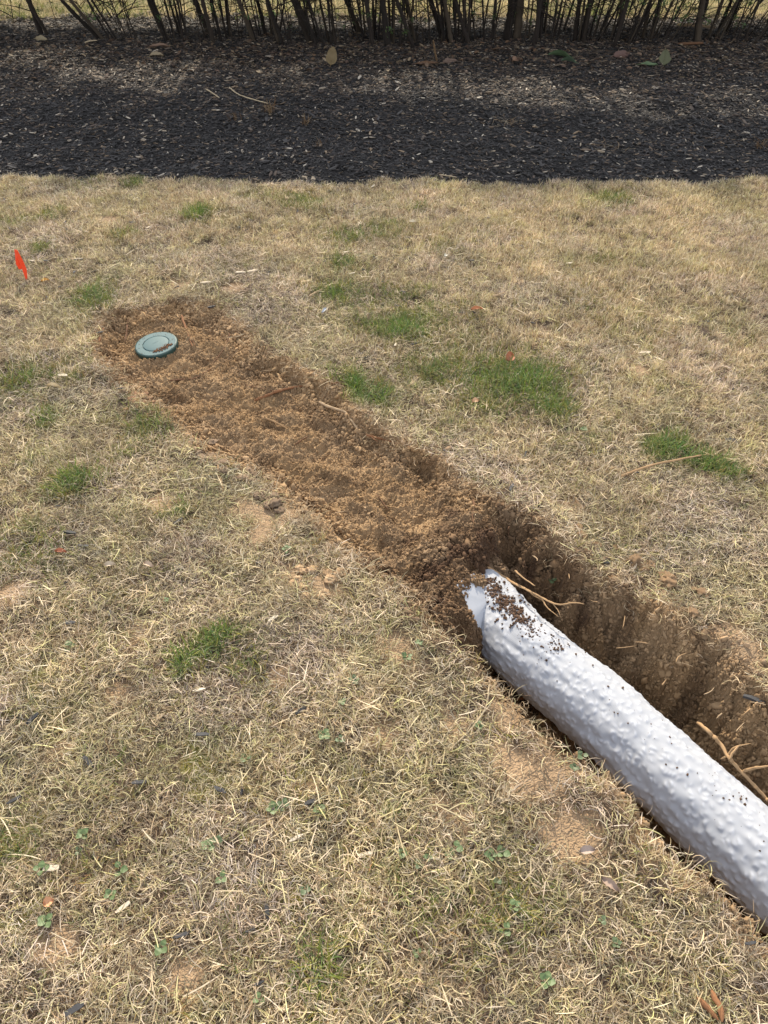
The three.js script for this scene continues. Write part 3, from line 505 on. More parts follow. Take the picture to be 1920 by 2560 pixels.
RT('curved root along the left rim of the lid hollow', 'red', 0.005, 0.003, [[214, 738], [219, 718], [229, 702], [250, 683]]);
RT('forked thin root on the soil beside the lid', 'tan', 0.0028, 0.0016, [[403, 786], [410, 772], [422, 764], [446, 753]], [[0.0014, [[417, 768], [408, 764]]]]);
RT('dark root half buried in the soil in front of the lid', 'dark', 0.0038, 0.0024, [[364, 822], [392, 820], [422, 817], [440, 806], [458, 795]], [], 0.1);
RT('faint dark root arching down the far rim of the lid hollow', 'dark', 0.0035, 0.002, [[500, 700], [497, 718], [490, 740], [478, 762], [460, 785]], [], 0.1);
RT('short tan root half buried at the near rim of the lid hollow', 'tan', 0.003, 0.0018, [[264, 823], [288, 828], [312, 832]], [], 0.2);
RT('thin brown root along the foot of the far bank', 'red', 0.0035, 0.0024, [[790, 939], [815, 946], [845, 954], [886, 966]], [[0.0016, [[800, 942], [818, 956]]]]);
RT('long knotted tan root in the trench above the pipe end', 'tan', 0.0045, 0.0018, [[1052, 1224], [1085, 1244], [1112, 1261], [1140, 1275], [1168, 1290], [1205, 1306], [1240, 1302], [1262, 1305]], [[0.0032, [[1112, 1232], [1130, 1248], [1156, 1266]]], [0.0022, [[1168, 1290], [1182, 1312], [1207, 1333]]], [0.0016, [[1190, 1298], [1206, 1320], [1212, 1336]]], [0.0022, [[1136, 1270], [1150, 1284], [1170, 1296]]]], 0.9);
RT('long thick tan root leaning on the trench wall beside the pipe', 'tan', 0.0046, 0.0038, [[1506, 1560], [1530, 1580], [1552, 1602], [1576, 1638], [1606, 1672], [1640, 1708], [1690, 1765]], [[0.004, [[1576, 1640], [1586, 1622], [1600, 1608]]], [0.0048, [[1600, 1668], [1625, 1660], [1665, 1654]]], [0.003, [[1556, 1640], [1572, 1632], [1584, 1616], [1622, 1606]]]], 1.0);
RT('thin orange rootlet on the dark soil by the torn pipe end', 'tan', 0.0024, 0.0018, [[928, 1343], [960, 1347], [995, 1350], [1018, 1352]], [], 0.8);
RT('short brown stick poking from the turf onto the pipe', 'red', 0.0042, 0.0035, [[1104, 1512, 0.004], [1125, 1509, 0.012], [1150, 1508, 0.03]], [], 1);
RT('tiny pale forked rootlet on the soil strip', 'pale', 0.0022, 0.0014, [[580, 975], [590, 968], [597, 958]], [[0.0012, [[590, 968], [597, 972]]]], 0.9);
RT('thin dark rootlet bent on the lower soil strip', 'dark', 0.0028, 0.0018, [[812, 1068], [824, 1082], [838, 1100]], [], 0.3);
RT('hair thin roots dangling at the upper trench corner', 'dark', 0.0035, 0.002, [[1022, 1078], [1024, 1096], [1020, 1118], [1024, 1130]], [[0.0016, [[1012, 1040], [1018, 1056], [1020, 1070]]]], 0.8);
RT('short brown root on the middle of the soil strip', 'dark', 0.003, 0.002, [[636, 962], [652, 950], [666, 942]], [], 0.4);
RT('fine brown rootlet curving across the upper soil', 'dark', 0.0026, 0.0016, [[520, 830], [560, 838], [600, 846]], [], 0.3);
{ // fine rootlets torn by the spade along the strip
  const rr = rng(77), spotsPx = [[240, 700], [330, 690], [430, 672], [470, 690], [520, 745], [545, 790], [590, 800], [650, 830], [700, 850], [820, 950], [900, 990], [960, 1030], [990, 1060], [330, 850], [380, 860], [455, 925], [520, 930], [600, 1000], [650, 1050], [720, 1110], [780, 1180], [560, 880], [480, 870], [640, 905], [740, 1020], [850, 1010], [1060, 1120], [1100, 1160], [1150, 1200], [1230, 1250], [1290, 1300], [1350, 1330], [1400, 1390], [1460, 1430], [1330, 1400], [1430, 1480], [1520, 1500], [1560, 1540], [1590, 1580], [1620, 1530]];
  spotsPx.forEach(([x, y], i) => { const a = rr() * 6.28, l = rand(18, 48, rr), b = a + gauss(rr) * 0.9; RT('fine broken rootlet sticking out of the dug soil', pick(['tan', 'tan', 'pale', 'dark', 'pale'], rr), rand(0.0012, 0.0024, rr), 0.0007, [[x, y], [x + Math.cos(a) * l * 0.5, y + Math.sin(a) * l * 0.3], [x + Math.cos(a) * l * 0.5 + Math.cos(b) * l * 0.5, y + Math.sin(a) * l * 0.3 + Math.sin(b) * l * 0.3]], [], 0.8, 'fine rootlets in the dug soil'); });
}
const TW = (label, ...a) => twig('twig', label, 'twig', ...a);
TW('long thin curved straw twig on the turf by the pipe', 'straw', 0.0026, 0.0018, [[1046, 1424, 0.012], [1056, 1452, 0.014], [1056, 1490, 0.014], [1048, 1530, 0.014], [1020, 1572, 0.014], [985, 1606, 0.012], [955, 1634, 0.01]]);
TW('bent tan twig lying over bright green grass tufts', 'tan', 0.004, 0.0025, [[1339, 1030, 0.012], [1380, 1014, 0.03], [1422, 1001, 0.036], [1460, 994, 0.036], [1490, 988, 0.03], [1540, 982, 0.016], [1556, 986, 0.012]]);
TW('forked brown stick in dry grass near the pipe, left prong', 'red', 0.0055, 0.0045, [[1505, 2154, 0.008], [1530, 2178, 0.012], [1552, 2204, 0.012]]);
TW('forked brown stick in dry grass near the pipe, right prong', 'red', 0.006, 0.005, [[1536, 2137, 0.008], [1545, 2158, 0.014], [1556, 2180, 0.014], [1560, 2208, 0.012]]);
TW('short pale stick beside green grass in the far lawn', 'pale', 0.005, 0.004, [[668, 640, 0.014], [684, 631, 0.016], [699, 624, 0.014]]);
TW('short pale stick in upright dry grass on the far lawn', 'pale', 0.0045, 0.0035, [[1066, 640, 0.018], [1080, 636, 0.02], [1094, 630, 0.02]]);
TW('thin twig slanting through dry grass in the far lawn', 'straw', 0.003, 0.002, [[1015, 480, 0.016], [1030, 486, 0.018], [1044, 492, 0.016]]);
TW('straight straw twig lying near the soil strip top', 'straw', 0.003, 0.0022, [[492, 740 - 12, 0.012], [511, 723, 0.014], [530, 720, 0.012]]);
TW('white bare twig lying on sunlit mulch behind the hedge', 'pale', 0.014, 0.01, [[1462, 53, 0.01], [1500, 58, 0.02], [1546, 62, 0.02]]);
TW('dark fallen branch between stems at the right of the hedge', 'dark', 0.014, 0.01, [[1464, 95, 0.01], [1490, 94, 0.02], [1520, 92, 0.02]]);
TW('thin pale twig lying on the mulch before dry stubs', 'straw', 0.005, 0.003, [[445, 192, 0.015], [462, 203, 0.02], [474, 212, 0.015]]);
TW('pale twig pair end lying on mulch in the sun streak', 'straw', 0.005, 0.003, [[495, 190, 0.015], [520, 206, 0.02], [580, 224, 0.015]]);
TW('pale crooked twig on black mulch close to the lawn edge', 'straw', 0.004, 0.003, [[948, 432 - 55, 0.012], [968, 435 - 55, 0.014], [988, 438 - 55, 0.012]]);
TW('bent grey twig on the mulch under the hedge', 'straw', 0.006, 0.004, [[182, 92, 0.015], [194, 89, 0.02], [212, 93, 0.015]]);
TW('upright bare twig propped among the middle stems', 'tan', 0.007, 0.004, [[944, 130, 0.01], [940, 112, 0.12], [936, 90, 0.27]], [], 0.5);

// ---------------------------------------------------------------- fallen leaves
function leafShape(l, w, cup, seed) {
  const S = 10, pos = [], idx = [], rr = rng(seed);
  for (let i = 0; i <= S; i++) {
    const t = i / S, hw = w * 0.5 * Math.pow(Math.sin(Math.PI * Math.pow(t, 0.82)), 0.75) * (1 + 0.12 * gauss(rr)) + 0.0003, y = cup * Math.sin(t * 3.14) * 0.5 + 0.03 * l * gauss(rr);
    for (let j = -2; j <= 2; j++) pos.push((t - 0.5) * l, y + cup * 0.5 * (j / 2) ** 2 + 0.02 * l * n2(t * 3 + seed, j), (j / 2) * hw);
    if (i) for (let j = 0; j < 4; j++) { const a = (i - 1) * 5 + j, b = i * 5 + j; idx.push(a, a + 1, b, b, a + 1, b + 1); }
  }
  const g = new THREE.BufferGeometry(); g.setAttribute('position', new THREE.Float32BufferAttribute(pos, 3)); g.setIndex(idx);
  // a thin second face gives the leaf thickness
  const back = g.clone(), p = back.attributes.position; for (let i = 0; i < p.count; i++) p.setY(i, p.getY(i) - 0.0006);
  back.index.array.reverse(); const m = mergeGeometries([g, back]); m.computeVertexNormals(); return m;
}
function leaf(label, x, y, l, w, c, o = {}) {
  const p = onGround(x, y, o.lift ?? 0.012), root = thing('fallen_leaf', label, 'leaf', p, o.group), m = std({ color: rgb(...c), roughness: 0.7, side: THREE.DoubleSide });
  const bl = add(new THREE.Mesh(leafShape(l, w, o.cup ?? 0.012, Math.round(x + y * 3)), m), 'blade', root);
  if (l > 0.06) add(new THREE.Mesh(tube([new THREE.Vector3(-l * 0.72, 0.001, 0.002), new THREE.Vector3(-l * 0.5, 0.004, 0), new THREE.Vector3(0, (o.cup ?? 0.012) * 0.5 + 0.001, 0), new THREE.Vector3(l * 0.42, 0.004, 0)], 0.0022, 0.0008, 3, 5), std({ color: rgb(c[0] * 1.15, c[1] * 1.1, c[2]), roughness: 0.7 })), 'midrib', bl);
  root.rotation.set(o.tx ?? 0.2, o.ry ?? 0, o.tz ?? 0, 'YXZ');
}
leaf('pale tan leaf lying under the pair of thick stems', 91, 86, 0.12, 0.05, [0.22, 0.175, 0.1], { ry: -0.35, tx: 0.7, cup: 0.02, lift: 0.03 });
leaf('brown curled leaf against stems of the hedge', 346, 104, 0.16, 0.04, [0.15, 0.09, 0.055], { ry: 0.1, tx: 0.3, cup: 0.03 });
leaf('light tan crumpled leaf on mulch before the hedge', 338, 120, 0.11, 0.04, [0.22, 0.17, 0.1], { ry: 0.15, tx: 0.4, cup: 0.03 });
leaf('large yellowish leaf standing upright against hedge stems', 717, 121, 0.13, 0.08, [0.13, 0.09, 0.035], { ry: 1.45, tx: 0.15, tz: 1.15, cup: 0.01, lift: 0.06 });
leaf('orange brown leaf flat on mulch before the hedge', 923, 138, 0.17, 0.06, [0.13, 0.07, 0.035], { ry: 0.1, tx: 0.2 });
leaf('dull brown leaf beside the orange brown leaf', 972, 134, 0.13, 0.06, [0.13, 0.085, 0.06], { ry: 0.5, tx: 0.3 });
leaf('large green leaf tilted at the foot of the hedge', 1207, 122, 0.17, 0.095, [0.075, 0.12, 0.055], { ry: 2.7, tx: 0.7, cup: 0.02, lift: 0.03 });
leaf('smaller green leaf overlapping the large green leaf', 1228, 134, 0.12, 0.075, [0.075, 0.115, 0.07], { ry: 2.5, tx: 0.6, cup: 0.02, lift: 0.02 });
leaf('dark brown leaf among stems near green leaves', 1342, 121, 0.16, 0.075, [0.11, 0.06, 0.045], { ry: 0.35, tx: 0.6, cup: 0.02 });
leaf('olive green leaf standing against right hedge stems', 1436, 124, 0.12, 0.085, [0.07, 0.072, 0.03], { ry: 1.5, tx: 0.1, tz: 0.95, lift: 0.05 });
leaf('green leaf flat on mulch near the standing olive leaf', 1402, 141, 0.13, 0.06, [0.09, 0.13, 0.06], { ry: -0.2, tx: 0.2 });
leaf('brown folded leaf at the foot of a middle shrub', 1112, 131, 0.07, 0.055, [0.22, 0.13, 0.08], { ry: 0.9, tx: 0.5, cup: 0.02 });
leaf('small orange and yellow leaf near the marker flag', 98, 607, 0.035, 0.02, [0.5, 0.25, 0.04], { ry: 0.2, cup: 0.01, lift: 0.016 });
leaf('rust red leaf curled in the lawn past the trench bank', 1098, 773, 0.05, 0.035, [0.38, 0.13, 0.06], { ry: 0.9, tx: 0.7, cup: 0.02, lift: 0.026 });
leaf('orange leaf scrap in the green central lawn', 1030, 769 - 100, 0.05, 0.02, [0.38, 0.14, 0.05], { ry: 0.1, lift: 0.018 });
leaf('pale round leaf scrap in grass by the green patch', 1027, 868, 0.025, 0.02, [0.5, 0.3, 0.16], { ry: 0.3, lift: 0.02 });
leaf('white curled leaf scrap in the far lawn', 962, 553, 0.026, 0.014, [0.5, 0.46, 0.36], { ry: 1.1, tx: 0.4, cup: 0.01, lift: 0.026 });
leaf('blue white plastic looking scrap beside far green grass', 699, 672, 0.04, 0.012, [0.4, 0.42, 0.44], { ry: 1.2, tx: 0.5, lift: 0.024 });
leaf('tan leaf flake lying near the far mulch edge', 892, 542 - 60, 0.04, 0.02, [0.5, 0.42, 0.28], { ry: 0.2, lift: 0.024 });
leaf('tan dead leaf on thin grass left of the pipe', 1318, 1912, 0.04, 0.016, [0.28, 0.2, 0.15], { ry: -0.7, lift: 0.02 });
leaf('greyish curled leaf on bare soil by the turf', 1268, 1838, 0.034, 0.016, [0.34, 0.26, 0.21], { ry: 0.1, cup: 0.012, lift: 0.016 });
leaf('orange leaf scrap in the near left grass', 106, 1950, 0.02, 0.018, [0.5, 0.26, 0.13], { ry: 0.5, lift: 0.02 });
leaf('tan oval leaf on the left lawn', 238, 1210 + 12, 0.034, 0.016, [0.42, 0.34, 0.24], { ry: 0.1, lift: 0.02 });
leaf('second tan oval leaf close to its twin on the lawn', 322, 1212 + 10, 0.034, 0.016, [0.40, 0.3, 0.21], { ry: -0.5, lift: 0.02 });
leaf('reddish leaf under a dark chip in the left lawn', 132, 1193, 0.034, 0.014, [0.36, 0.13, 0.06], { ry: -0.1, lift: 0.02 });
leaf('yellow dry leaf curl beside the grey clods', 118, 838, 0.055, 0.016, [0.5, 0.4, 0.24], { ry: -0.2, cup: 0.02, lift: 0.024 });

// ---------------------------------------------------------------- chips lying singly on the lawn
const lc = rng(81);
function chip(name, label, x, y, len, c, ry, group) {
  const p = onGround(x, y, 0.016), m = add(new THREE.Mesh(pick(chipShapes, lc), std({ color: rgb(...c), roughness: 0.75 })), name);
  m.position.copy(p); m.scale.set(len, len * 0.9, len * rand(0.9, 1.3, lc)); m.rotation.set(gauss(lc) * 0.2, ry, gauss(lc) * 0.2); tag(m, label, 'wood chip', group);
}
[[436, 1586, .032, .1], [672, 1732, .032, .6], [590, 1748, .02, 1], [70, 1552, .034, .9], [30, 1728, .03, .7], [190, 1645, .036, -.7], [475, 1706, .03, -.4], [1388, 950 + 5, .03, .3], [1585, 952, .05, -.2], [1370, 1020, .03, .2], [1105, 1052, .035, 1.2], [1060, 965, .035, 1.4], [150, 1150, .045, -.3], [180, 1178, .03, .1], [385, 1125, .03, .9], [560, 1515 - 300, .02, .3], [895, 742, .03, .2], [1020, 562, .028, .5], [860, 660, .03, 0], [170, 560, .04, .1], [285, 480, .03, 0], [455, 655, .035, .4], [215, 745 - 30, .03, .2], [150, 1745 - 400, .03, .1], [300, 1690, .03, .2], [540, 2010, .02, .4], [160, 2180, .034, .5], [390, 2020, .03, .3], [1510, 1735 - 40, .03, .2], [1640, 1490, .05, -.4]].forEach(([x, y, l, ry]) => { const k = rand(0.018, 0.04, lc); chip('mulch_chip', 'single black mulch chip lying on the dry lawn', x, y, l, [k, k, k * 1.08], ry, 'black mulch chips strayed onto the lawn'); });
[[768, 720 - 250, .03, .1], [545, 600 - 15, .05, 0], [760, 650 - 60, .03, .4], [1230, 568, .03, .2], [1392, 762, .05, .1], [1375, 745, .03, .3], [135, 830 - 20, .04, -.2], [188, 500, .03, -.3], [320, 520 - 30, .03, .9], [445, 470 + 140, .05, .1], [520, 588, .045, 0], [620, 1170 - 14, .02, .3], [590, 1285 + 50, .03, .6], [110, 1875, .03, .2], [265, 1960, .03, .7], [790, 1845, .03, .1], [640, 1810, .03, .5], [1120, 470, .03, .1], [1480, 560, .03, -.3], [430, 1490, .03, .2]].forEach(([x, y, l, ry]) => { const k = rand(0.8, 1.1, lc); chip('wood_sliver', 'single pale wood sliver lying in the dry lawn', x, y, l, [0.55 * k, 0.47 * k, 0.35 * k], ry, 'pale wood slivers strewn over the lawn'); });

// ---------------------------------------------------------------- soil clods beside the cut
const clodShapes = Array.from({ length: 6 }, () => lump(lc, 3));
function clod(label, x, y, r, c, group) { const p = onGround(x, y, r * 0.35), m = add(new THREE.Mesh(pick(clodShapes, lc), std({ color: rgb(...c), roughness: 1, bumpMap: soilBump, bumpScale: 0.002 })), 'soil_clod'); m.position.copy(p); m.scale.set(r, r * 0.8, r); m.rotation.y = lc() * 6; tag(m, label, 'clod', group); }
for (let i = 0; i < 46; i++) { const t = lc(), x = lerp(415, 610, t) + gauss(lc) * 16, y = lerp(965, 1095, t) + gauss(lc) * 20 - 4; const k = rand(0.8, 1.15, lc); clod('small grey brown soil clod heaped on the near rim', x, y, rand(0.008, 0.019, lc), [0.19 * k, 0.13 * k, 0.082 * k], 'grey brown clods heaped on the near rim'); }
for (let i = 0; i < 16; i++) { const x = lerp(630, 745, lc()), y = lerp(1225, 1290, lc()), k = rand(0.85, 1.15, lc); clod('light tan soil clod beside the lower cut', x, y, rand(0.007, 0.02, lc), [0.36 * k, 0.24 * k, 0.135 * k], 'light tan clods beside the lower cut'); }
for (let i = 0; i < 14; i++) { const x = lerp(270, 345, lc()), y = lerp(842, 900, lc()), k = rand(0.8, 1.15, lc); clod('reddish brown soil clod left of the strip', x, y, rand(0.006, 0.015, lc), [0.21 * k, 0.115 * k, 0.06 * k], 'reddish clods left of the strip'); }
for (let i = 0; i < 22; i++) { const t = lc(), x = lerp(1190, 1480, t) + gauss(lc) * 25, y = lerp(1245, 1420, t) + gauss(lc) * 22, k = rand(0.8, 1.15, lc); clod('brown soil clod on the far trench wall', x, y, rand(0.008, 0.024, lc), [0.2 * k, 0.125 * k, 0.065 * k], 'brown clods on the far trench wall'); }

// ---------------------------------------------------------------- small weeds
{
  const lg = (() => { const g = leafShape(1, 0.95, 0.12, 5); return g; })(), mats = [[0.075, 0.115, 0.035], [0.09, 0.135, 0.045], [0.065, 0.095, 0.035]].map((c) => std({ color: rgb(...c), roughness: 0.55, side: THREE.DoubleSide })), rw = rng(91);
  [[590, 1750], [612, 1742], [870, 1845], [905, 1870], [925, 1855], [985, 1835], [970, 1850], [1240, 1660], [1255, 1640], [1085, 1845], [1060, 1850], [1110, 1960], [1090, 2010], [260, 1880], [170, 1840], [180, 1805], [100, 1990], [240, 1935], [450, 1830], [470, 1815], [480, 1900], [690, 1750], [530, 1640], [700, 1590], [735, 1600], [740, 1520], [765, 1470], [905, 1390], [880, 1420], [1035, 1570], [1300, 1990], [1180, 2120], [900, 2060], [560, 2160], [350, 2050], [90, 1880], [660, 1925], [1330, 2040], [1075, 1905], [1205, 1135 + 60], [1260, 930], [620, 1190], [360, 1300], [150, 1400]].forEach(([x, y]) => {
    const p = onGround(x, y, 0.012), g = thing('weed_seedling', 'small dark green broad leaved weed flat in dry grass', 'weed', p, 'small broad leaved weeds in the lawn'), n = 3 + Math.floor(rw() * 2), a0 = rw() * 6.28, s = rand(0.008, 0.0155, rw), mt = pick(mats, rw);
    for (let i = 0; i < n; i++) { const a = a0 + i * 6.28 / n + gauss(rw) * 0.3, m = add(new THREE.Mesh(lg, mt), 'leaf', g); m.scale.setScalar(s * rand(0.75, 1.2, rw)); m.position.set(Math.cos(a) * s * 0.62, rand(0.002, 0.01, rw), -Math.sin(a) * s * 0.62); m.rotation.set(gauss(rw) * 0.2, a, rand(0, 0.35, rw), 'YXZ'); }
    add(new THREE.Mesh(tube([new THREE.Vector3(0, -0.012, 0), new THREE.Vector3(0.001, 0, 0), new THREE.Vector3(0, 0.006, 0.001)], 0.0012, 0.0008, 4, 5), mt), 'stalk', g);
  });
}

// ---------------------------------------------------------------- dry stubs in the mulch
{
  const rd = rng(95), mk = (n, h, s, fl = 1) => blades(Array.from({ length: n }, () => ({ x: gauss(rd) * s, z: gauss(rd) * s, az: rd() * 6.28, len: rand(h * 0.5, h, rd), w: rand(0.002, 0.006, rd), e0: rand(30, 85, rd) * deg * fl, e1: rand(-20, 60, rd) * deg * fl, bend: gauss(rd), roll: gauss(rd), c: pick([[1, 0.92, 0.75], [0.7, 0.52, 0.36], [0.9, 0.75, 0.55], [0.45, 0.33, 0.24]], rd) })));
  const m1 = blade({ color: rgb(0.2, 0.15, 0.1) }), m2 = blade({ color: rgb(0.3, 0.27, 0.23) });
  const stub = (label, x, y, g, m) => { const p = onGround(x, y, 0.004), o = add(new THREE.Mesh(g, m), 'dry_plant_stub'); o.position.copy(p); tag(o, label, 'dry plant', null); o.userData.kind = 'thing'; };
  stub('tan cut down perennial stub on the mulch', 582, 248, mk(26, 0.11, 0.03), m1);
  stub('small rusty stub left of the tan perennial stub', 508, 258, mk(16, 0.07, 0.025), m1);
  stub('orange brown curled stub right of the tan perennial stub', 660, 268, mk(18, 0.09, 0.03), m1);
  stub('tiny rusty stub nearest the lawn among the stubs', 690, 315, mk(12, 0.05, 0.02), m1);
  stub('pale tangle of dead stalks on the mulch', 1098, 268, mk(60, 0.1, 0.08, 0.35), m2);
  stub('faint straw tangle on the mulch toward the lawn', 1320, 318, mk(50, 0.09, 0.09, 0.3), m2);
  stub('low brown dead tuft at the right of the mulch', 1640, 310, mk(24, 0.1, 0.03), m1);
}
{ // ball behind the hedge
  const p = onGround(588, 34, 0.033), g = thing('ball', 'small green ball lying on the far mulch behind the hedge', 'ball', p);
  add(new THREE.Mesh(new THREE.SphereGeometry(0.034, 28, 20), std({ color: rgb(0.3, 0.45, 0.15), roughness: 1, bumpMap: soilBump, bumpScale: 0.001 })), 'felt', g);
  const seam = []; for (let i = 0; i <= 64; i++) { const t = i / 64 * 2 * Math.PI; seam.push(new THREE.Vector3(Math.cos(t) + 0.42 * Math.cos(3 * t), Math.sin(t) - 0.42 * Math.sin(3 * t), 1.3 * Math.sin(2 * t)).normalize().multiplyScalar(0.034)); }
  add(new THREE.Mesh(new THREE.TubeGeometry(new THREE.CatmullRomCurve3(seam.slice(0, 64), true), 96, 0.0012, 5, true), std({ color: rgb(0.5, 0.52, 0.42) })), 'seam', g);
}

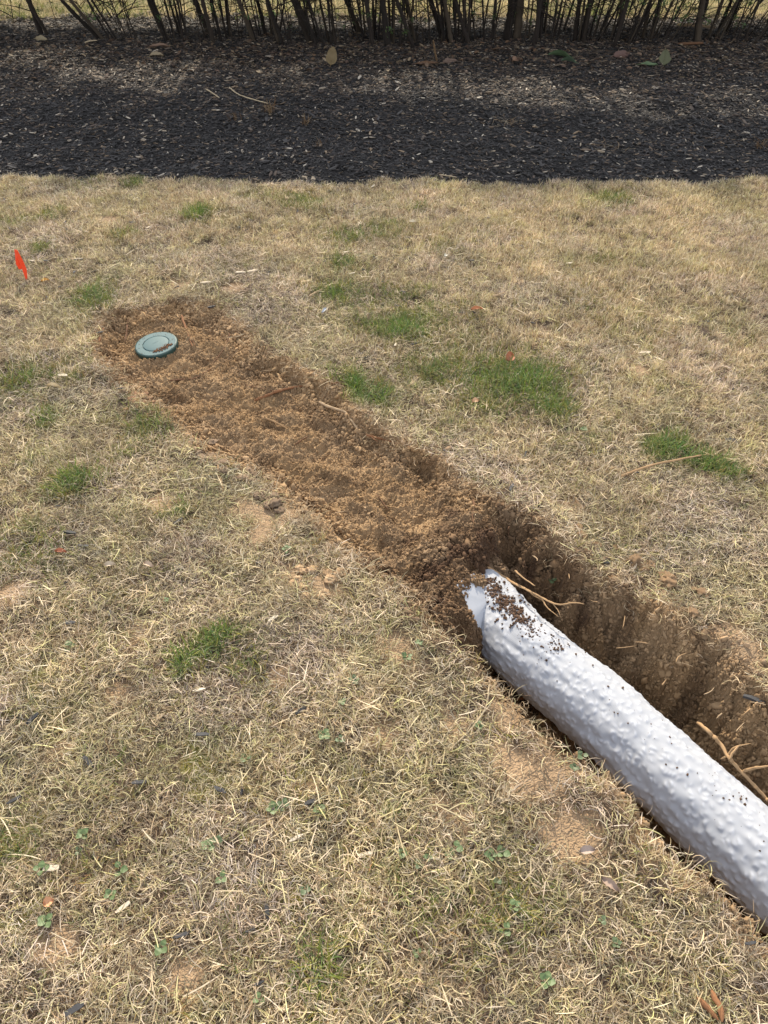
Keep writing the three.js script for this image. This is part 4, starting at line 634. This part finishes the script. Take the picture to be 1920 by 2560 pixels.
// ---------------------------------------------------------------- the hedge
{
  const rh = rng(101);
  const leafG = []; for (let v = 0; v < 4; v++) { const list = []; for (let i = 0; i < 15; i++) list.push({ x: gauss(rh) * 0.075, z: gauss(rh) * 0.075, y: 0.12 + gauss(rh) * 0.075, az: rh() * 6.28, len: rand(0.045, 0.075, rh), w: rand(0.02, 0.032, rh), e0: rand(-40, 60, rh) * deg, e1: rand(-60, 40, rh) * deg, roll: gauss(rh), seg: 2, c: pick([[1, 1, 1], [0.8, 0.9, 0.8], [1.3, 1.2, 0.9], [0.65, 0.75, 0.6]], rh) }); leafG.push(blades(list)); }
  const leafM = std({ color: rgb(0.055, 0.085, 0.03), vertexColors: true, roughness: 0.6, side: THREE.DoubleSide });
  const bark = [[0.024, 0.016, 0.011], [0.034, 0.024, 0.016], [0.018, 0.012, 0.008], [0.06, 0.044, 0.028]].map((c) => std({ color: rgb(...c), map: barkMap, roughness: 0.95 }));
  const slot = (x) => -6.32 + 0.17 * x;       // where the sun streak lies on the mulch
  const shaded = (x, y, z) => {               // may a leaf stand here? gaps are shaped to let sun onto streak, far bed, lawn
    const k = y / SUN.y, lx = x - SUN.x * k, lz = z - SUN.z * k, s = lz - slot(lx) + 0.09 * n2(lx * 2.2, lz * 2) ;
    if (lz < -7.95 + 0.12 * n2(lx * 2, 4)) return false;
    if (lz > -4.75 + 0.25 * n2(lx * 1.5, 8) ) return false;
    return !(Math.abs(s) < 0.64 && n2(lx * 1.3 + 3, lz * 1.6) > -0.7);
  };
  // base x, y on the photograph; lean; number of stems; fan; thickest stem in mm
  const clumps = [[-260, 90, -0.1, 7, 0.3, 26], [-110, 95, -0.15, 7, 0.3, 30], [-4, 84, -0.1, 4, 0.3, 14], [106, 82, -0.22, 3, 0.12, 42], [250, 104, -0.42, 11, 0.3, 34], [384, 106, -0.14, 11, 0.26, 36], [484, 104, -0.1, 9, 0.2, 44], [572, 104, -0.02, 8, 0.26, 38], [640, 112, -0.1, 7, 0.2, 34], [706, 116, -0.22, 9, 0.24, 46], [790, 104, -0.1, 11, 0.24, 38], [846, 112, -0.05, 8, 0.16, 44], [918, 112, -0.12, 10, 0.22, 34], [984, 112, -0.1, 9, 0.2, 42], [1052, 110, -0.05, 10, 0.24, 34], [1140, 112, 0.03, 4, 0.08, 74], [1200, 108, 0.08, 10, 0.2, 40], [1280, 108, 0.16, 12, 0.24, 38], [1362, 112, 0.28, 12, 0.26, 34], [1440, 108, 0.3, 9, 0.24, 36], [1540, 104, 0.16, 8, 0.24, 46], [1612, 106, 0.3, 11, 0.28, 36], [1700, 104, 0.25, 9, 0.3, 38], [1830, 98, 0.2, 9, 0.3, 38], [1980, 98, 0.2, 8, 0.3, 38]];
  const words = ['two leaning thick stems', 'a wide fan of thin stems', 'upright crowded stems', 'mixed thick and thin stems'];
  const names = ['far left shrub out at the hedge end with few stems', 'shrub with thin stems at the hedge end', 'low wispy shrub beside the two thick leaning stems', 'shrub of two thick bare leaning stems over a pale leaf', 'shrub with wide fan of slanting stems beside pale gap', 'bushy multi stemmed shrub over the crumpled tan leaf', 'shrub with a thick dark stem next to the tan leaf shrub', 'shrub of slim upright stems before the green ball', 'sparse shrub with one long curved stem past the ball', 'thick slanting shrub beside the upright yellowish leaf', 'dense twiggy shrub right behind the yellowish leaf', 'shrub with a stout curved stem next to the yellowish leaf shrub', 'slender stemmed shrub behind the orange brown leaf', 'shrub with a stout slanting stem past the orange brown leaf', 'thicket of thin upright stems before the thick trunk', 'shrub with the thickest single trunk of the hedge', 'slim stemmed shrub behind the large green leaf', 'crowded shrub of right leaning stems by green leaves', 'steeply right leaning shrub over the dark brown leaf', 'leafy right leaning shrub behind the olive leaf', 'open shrub with one thick stem over the dark branch', 'right leaning fan shrub past the dark branch', 'right leaning shrub at the sparse hedge end', 'shrub next to the last one of the hedge row', 'last shrub of the hedge row'];
  clumps.forEach(([bx, by, lean, n, fan, mm], ci) => {
    const b = D(bx, by); b.y = height(b.x, b.z) - 0.02;
    const root = thing('hedge_shrub', names[ci], 'shrub', b, 'shrubs of the hedge row');
    n = ci === 3 ? n : Math.round(n * 1.9);
    for (let i = 0; i < n; i++) {
      const f = n === 1 ? 0 : (i / (n - 1)) * 2 - 1, dx = lean * rand(0.7, 1.25, rh) + f * fan * rand(0.4, 1.5, rh) + gauss(rh) * 0.06, dz = gauss(rh) * 0.28, r = (i < 2 ? rand(0.7, 1, rh) : 0.1 + 0.38 * Math.pow(rh(), 1.6)) * mm * 0.0005, H = rand(1.1, 2.4, rh);
      const ox = f * 0.11 + gauss(rh) * 0.07, oz = -Math.abs(gauss(rh)) * 0.3 - (i < 2 ? 0 : 0.05), pts = [];
      for (let k = 0; k <= 5; k++) { const t = k / 5; pts.push(new THREE.Vector3(ox + dx * H * t * (1 - 0.25 * t) + gauss(rh) * 0.012 * (k ? 1 : 0), H * t, oz + dz * H * 0.4 * t + gauss(rh) * 0.02)); }
      const m = pick(bark, rh), stem = add(new THREE.Mesh(tube(pts, r * 1.15, r * 0.55, ci * 31 + i, r > 0.012 ? 8 : 6, 0.15), m), 'stem', root);
      const nt = 1 + Math.floor(rh() * 4);
      for (let q = 0; q < nt; q++) {
        const h = rand(0.08, 0.6, rh) * 0.6, s = pts[0].clone().lerp(pts[1 + Math.floor(rh() * 2)], rand(0.4, 1, rh)), a = rh() * 6.28, L = rand(0.12, 0.45, rh), up = rand(-0.1, 0.9, rh);
        const tw = [s, s.clone().add(new THREE.Vector3(Math.cos(a) * L * 0.4, L * 0.4 * up + 0.02, Math.sin(a) * L * 0.3)), s.clone().add(new THREE.Vector3(Math.cos(a) * L + gauss(rh) * 0.05, Math.max(0.02 - s.y + 0.02, L * up), Math.sin(a) * L * 0.6 + gauss(rh) * 0.05))];
        add(new THREE.Mesh(tube(tw, rand(0.0022, 0.005, rh), 0.0014, q + i * 7, 5), pick(bark, rh)), 'twig', stem);
      }
    }
    // foliage of the shrub: above the picture's top edge, unseen and shaped to shade the mulch; a few sprigs hang into view
    const crown = new Scatter(leafG, leafM), top = rand(2.4, 2.7, rh), half = ci < 3 || ci > 21 ? 0.55 : 0.36;
    for (let i = 0; i < 560; i++) {
      const y = i < 520 ? rand(0.62, 2.05, rh) : rand(2.05, top, rh), x = gauss(rh) * half, z = -0.45 + gauss(rh) * 0.75 * (y < 1.1 ? 1 : 1 - 0.25 * smooth(3.5, 5.3, y));
      const wx = b.x + x, wz = b.z + z;
      if (!shaded(wx, y + 0.12, wz)) continue;
      if (z > 0.1 && y < 0.75) continue;
      crown.put(i % 4, x, y, z, rh() * 6.28, rand(1.2, 2.0, rh), gauss(rh) * 0.8, gauss(rh) * 0.8, [1, 1, 1].map(() => rand(0.8, 1.2, rh)));
    }
    for (let i = 0; i < 330; i++) {             // unseen low foliage added at the back to shade the hedge foot
      const x = gauss(rh) * half, z = rand(-1.6, -0.75, rh), y = rand(0.3, 1.35, rh);
      if (shaded(b.x + x, y + 0.12, b.z + z)) crown.put(i % 4, x, y, z, rh() * 6.28, rand(1, 1.6, rh), gauss(rh) * 0.5, gauss(rh) * 0.5, [1, 1, 1]);
    }
    const sprigs = ci > 18 && ci < 21 ? 24 : 9;
    for (let i = 0; i < sprigs; i++) crown.put(i, gauss(rh) * 0.25, rand(0.12, 0.42, rh), -0.2 + gauss(rh) * 0.25, rh() * 6.28, rand(0.2, 0.4, rh), gauss(rh), gauss(rh), [1.2, 1.3, 1]);
    crown.build('crown', null, null, root);
  });
}

scene.updateMatrixWorld(true);
renderer.render(scene, camera);
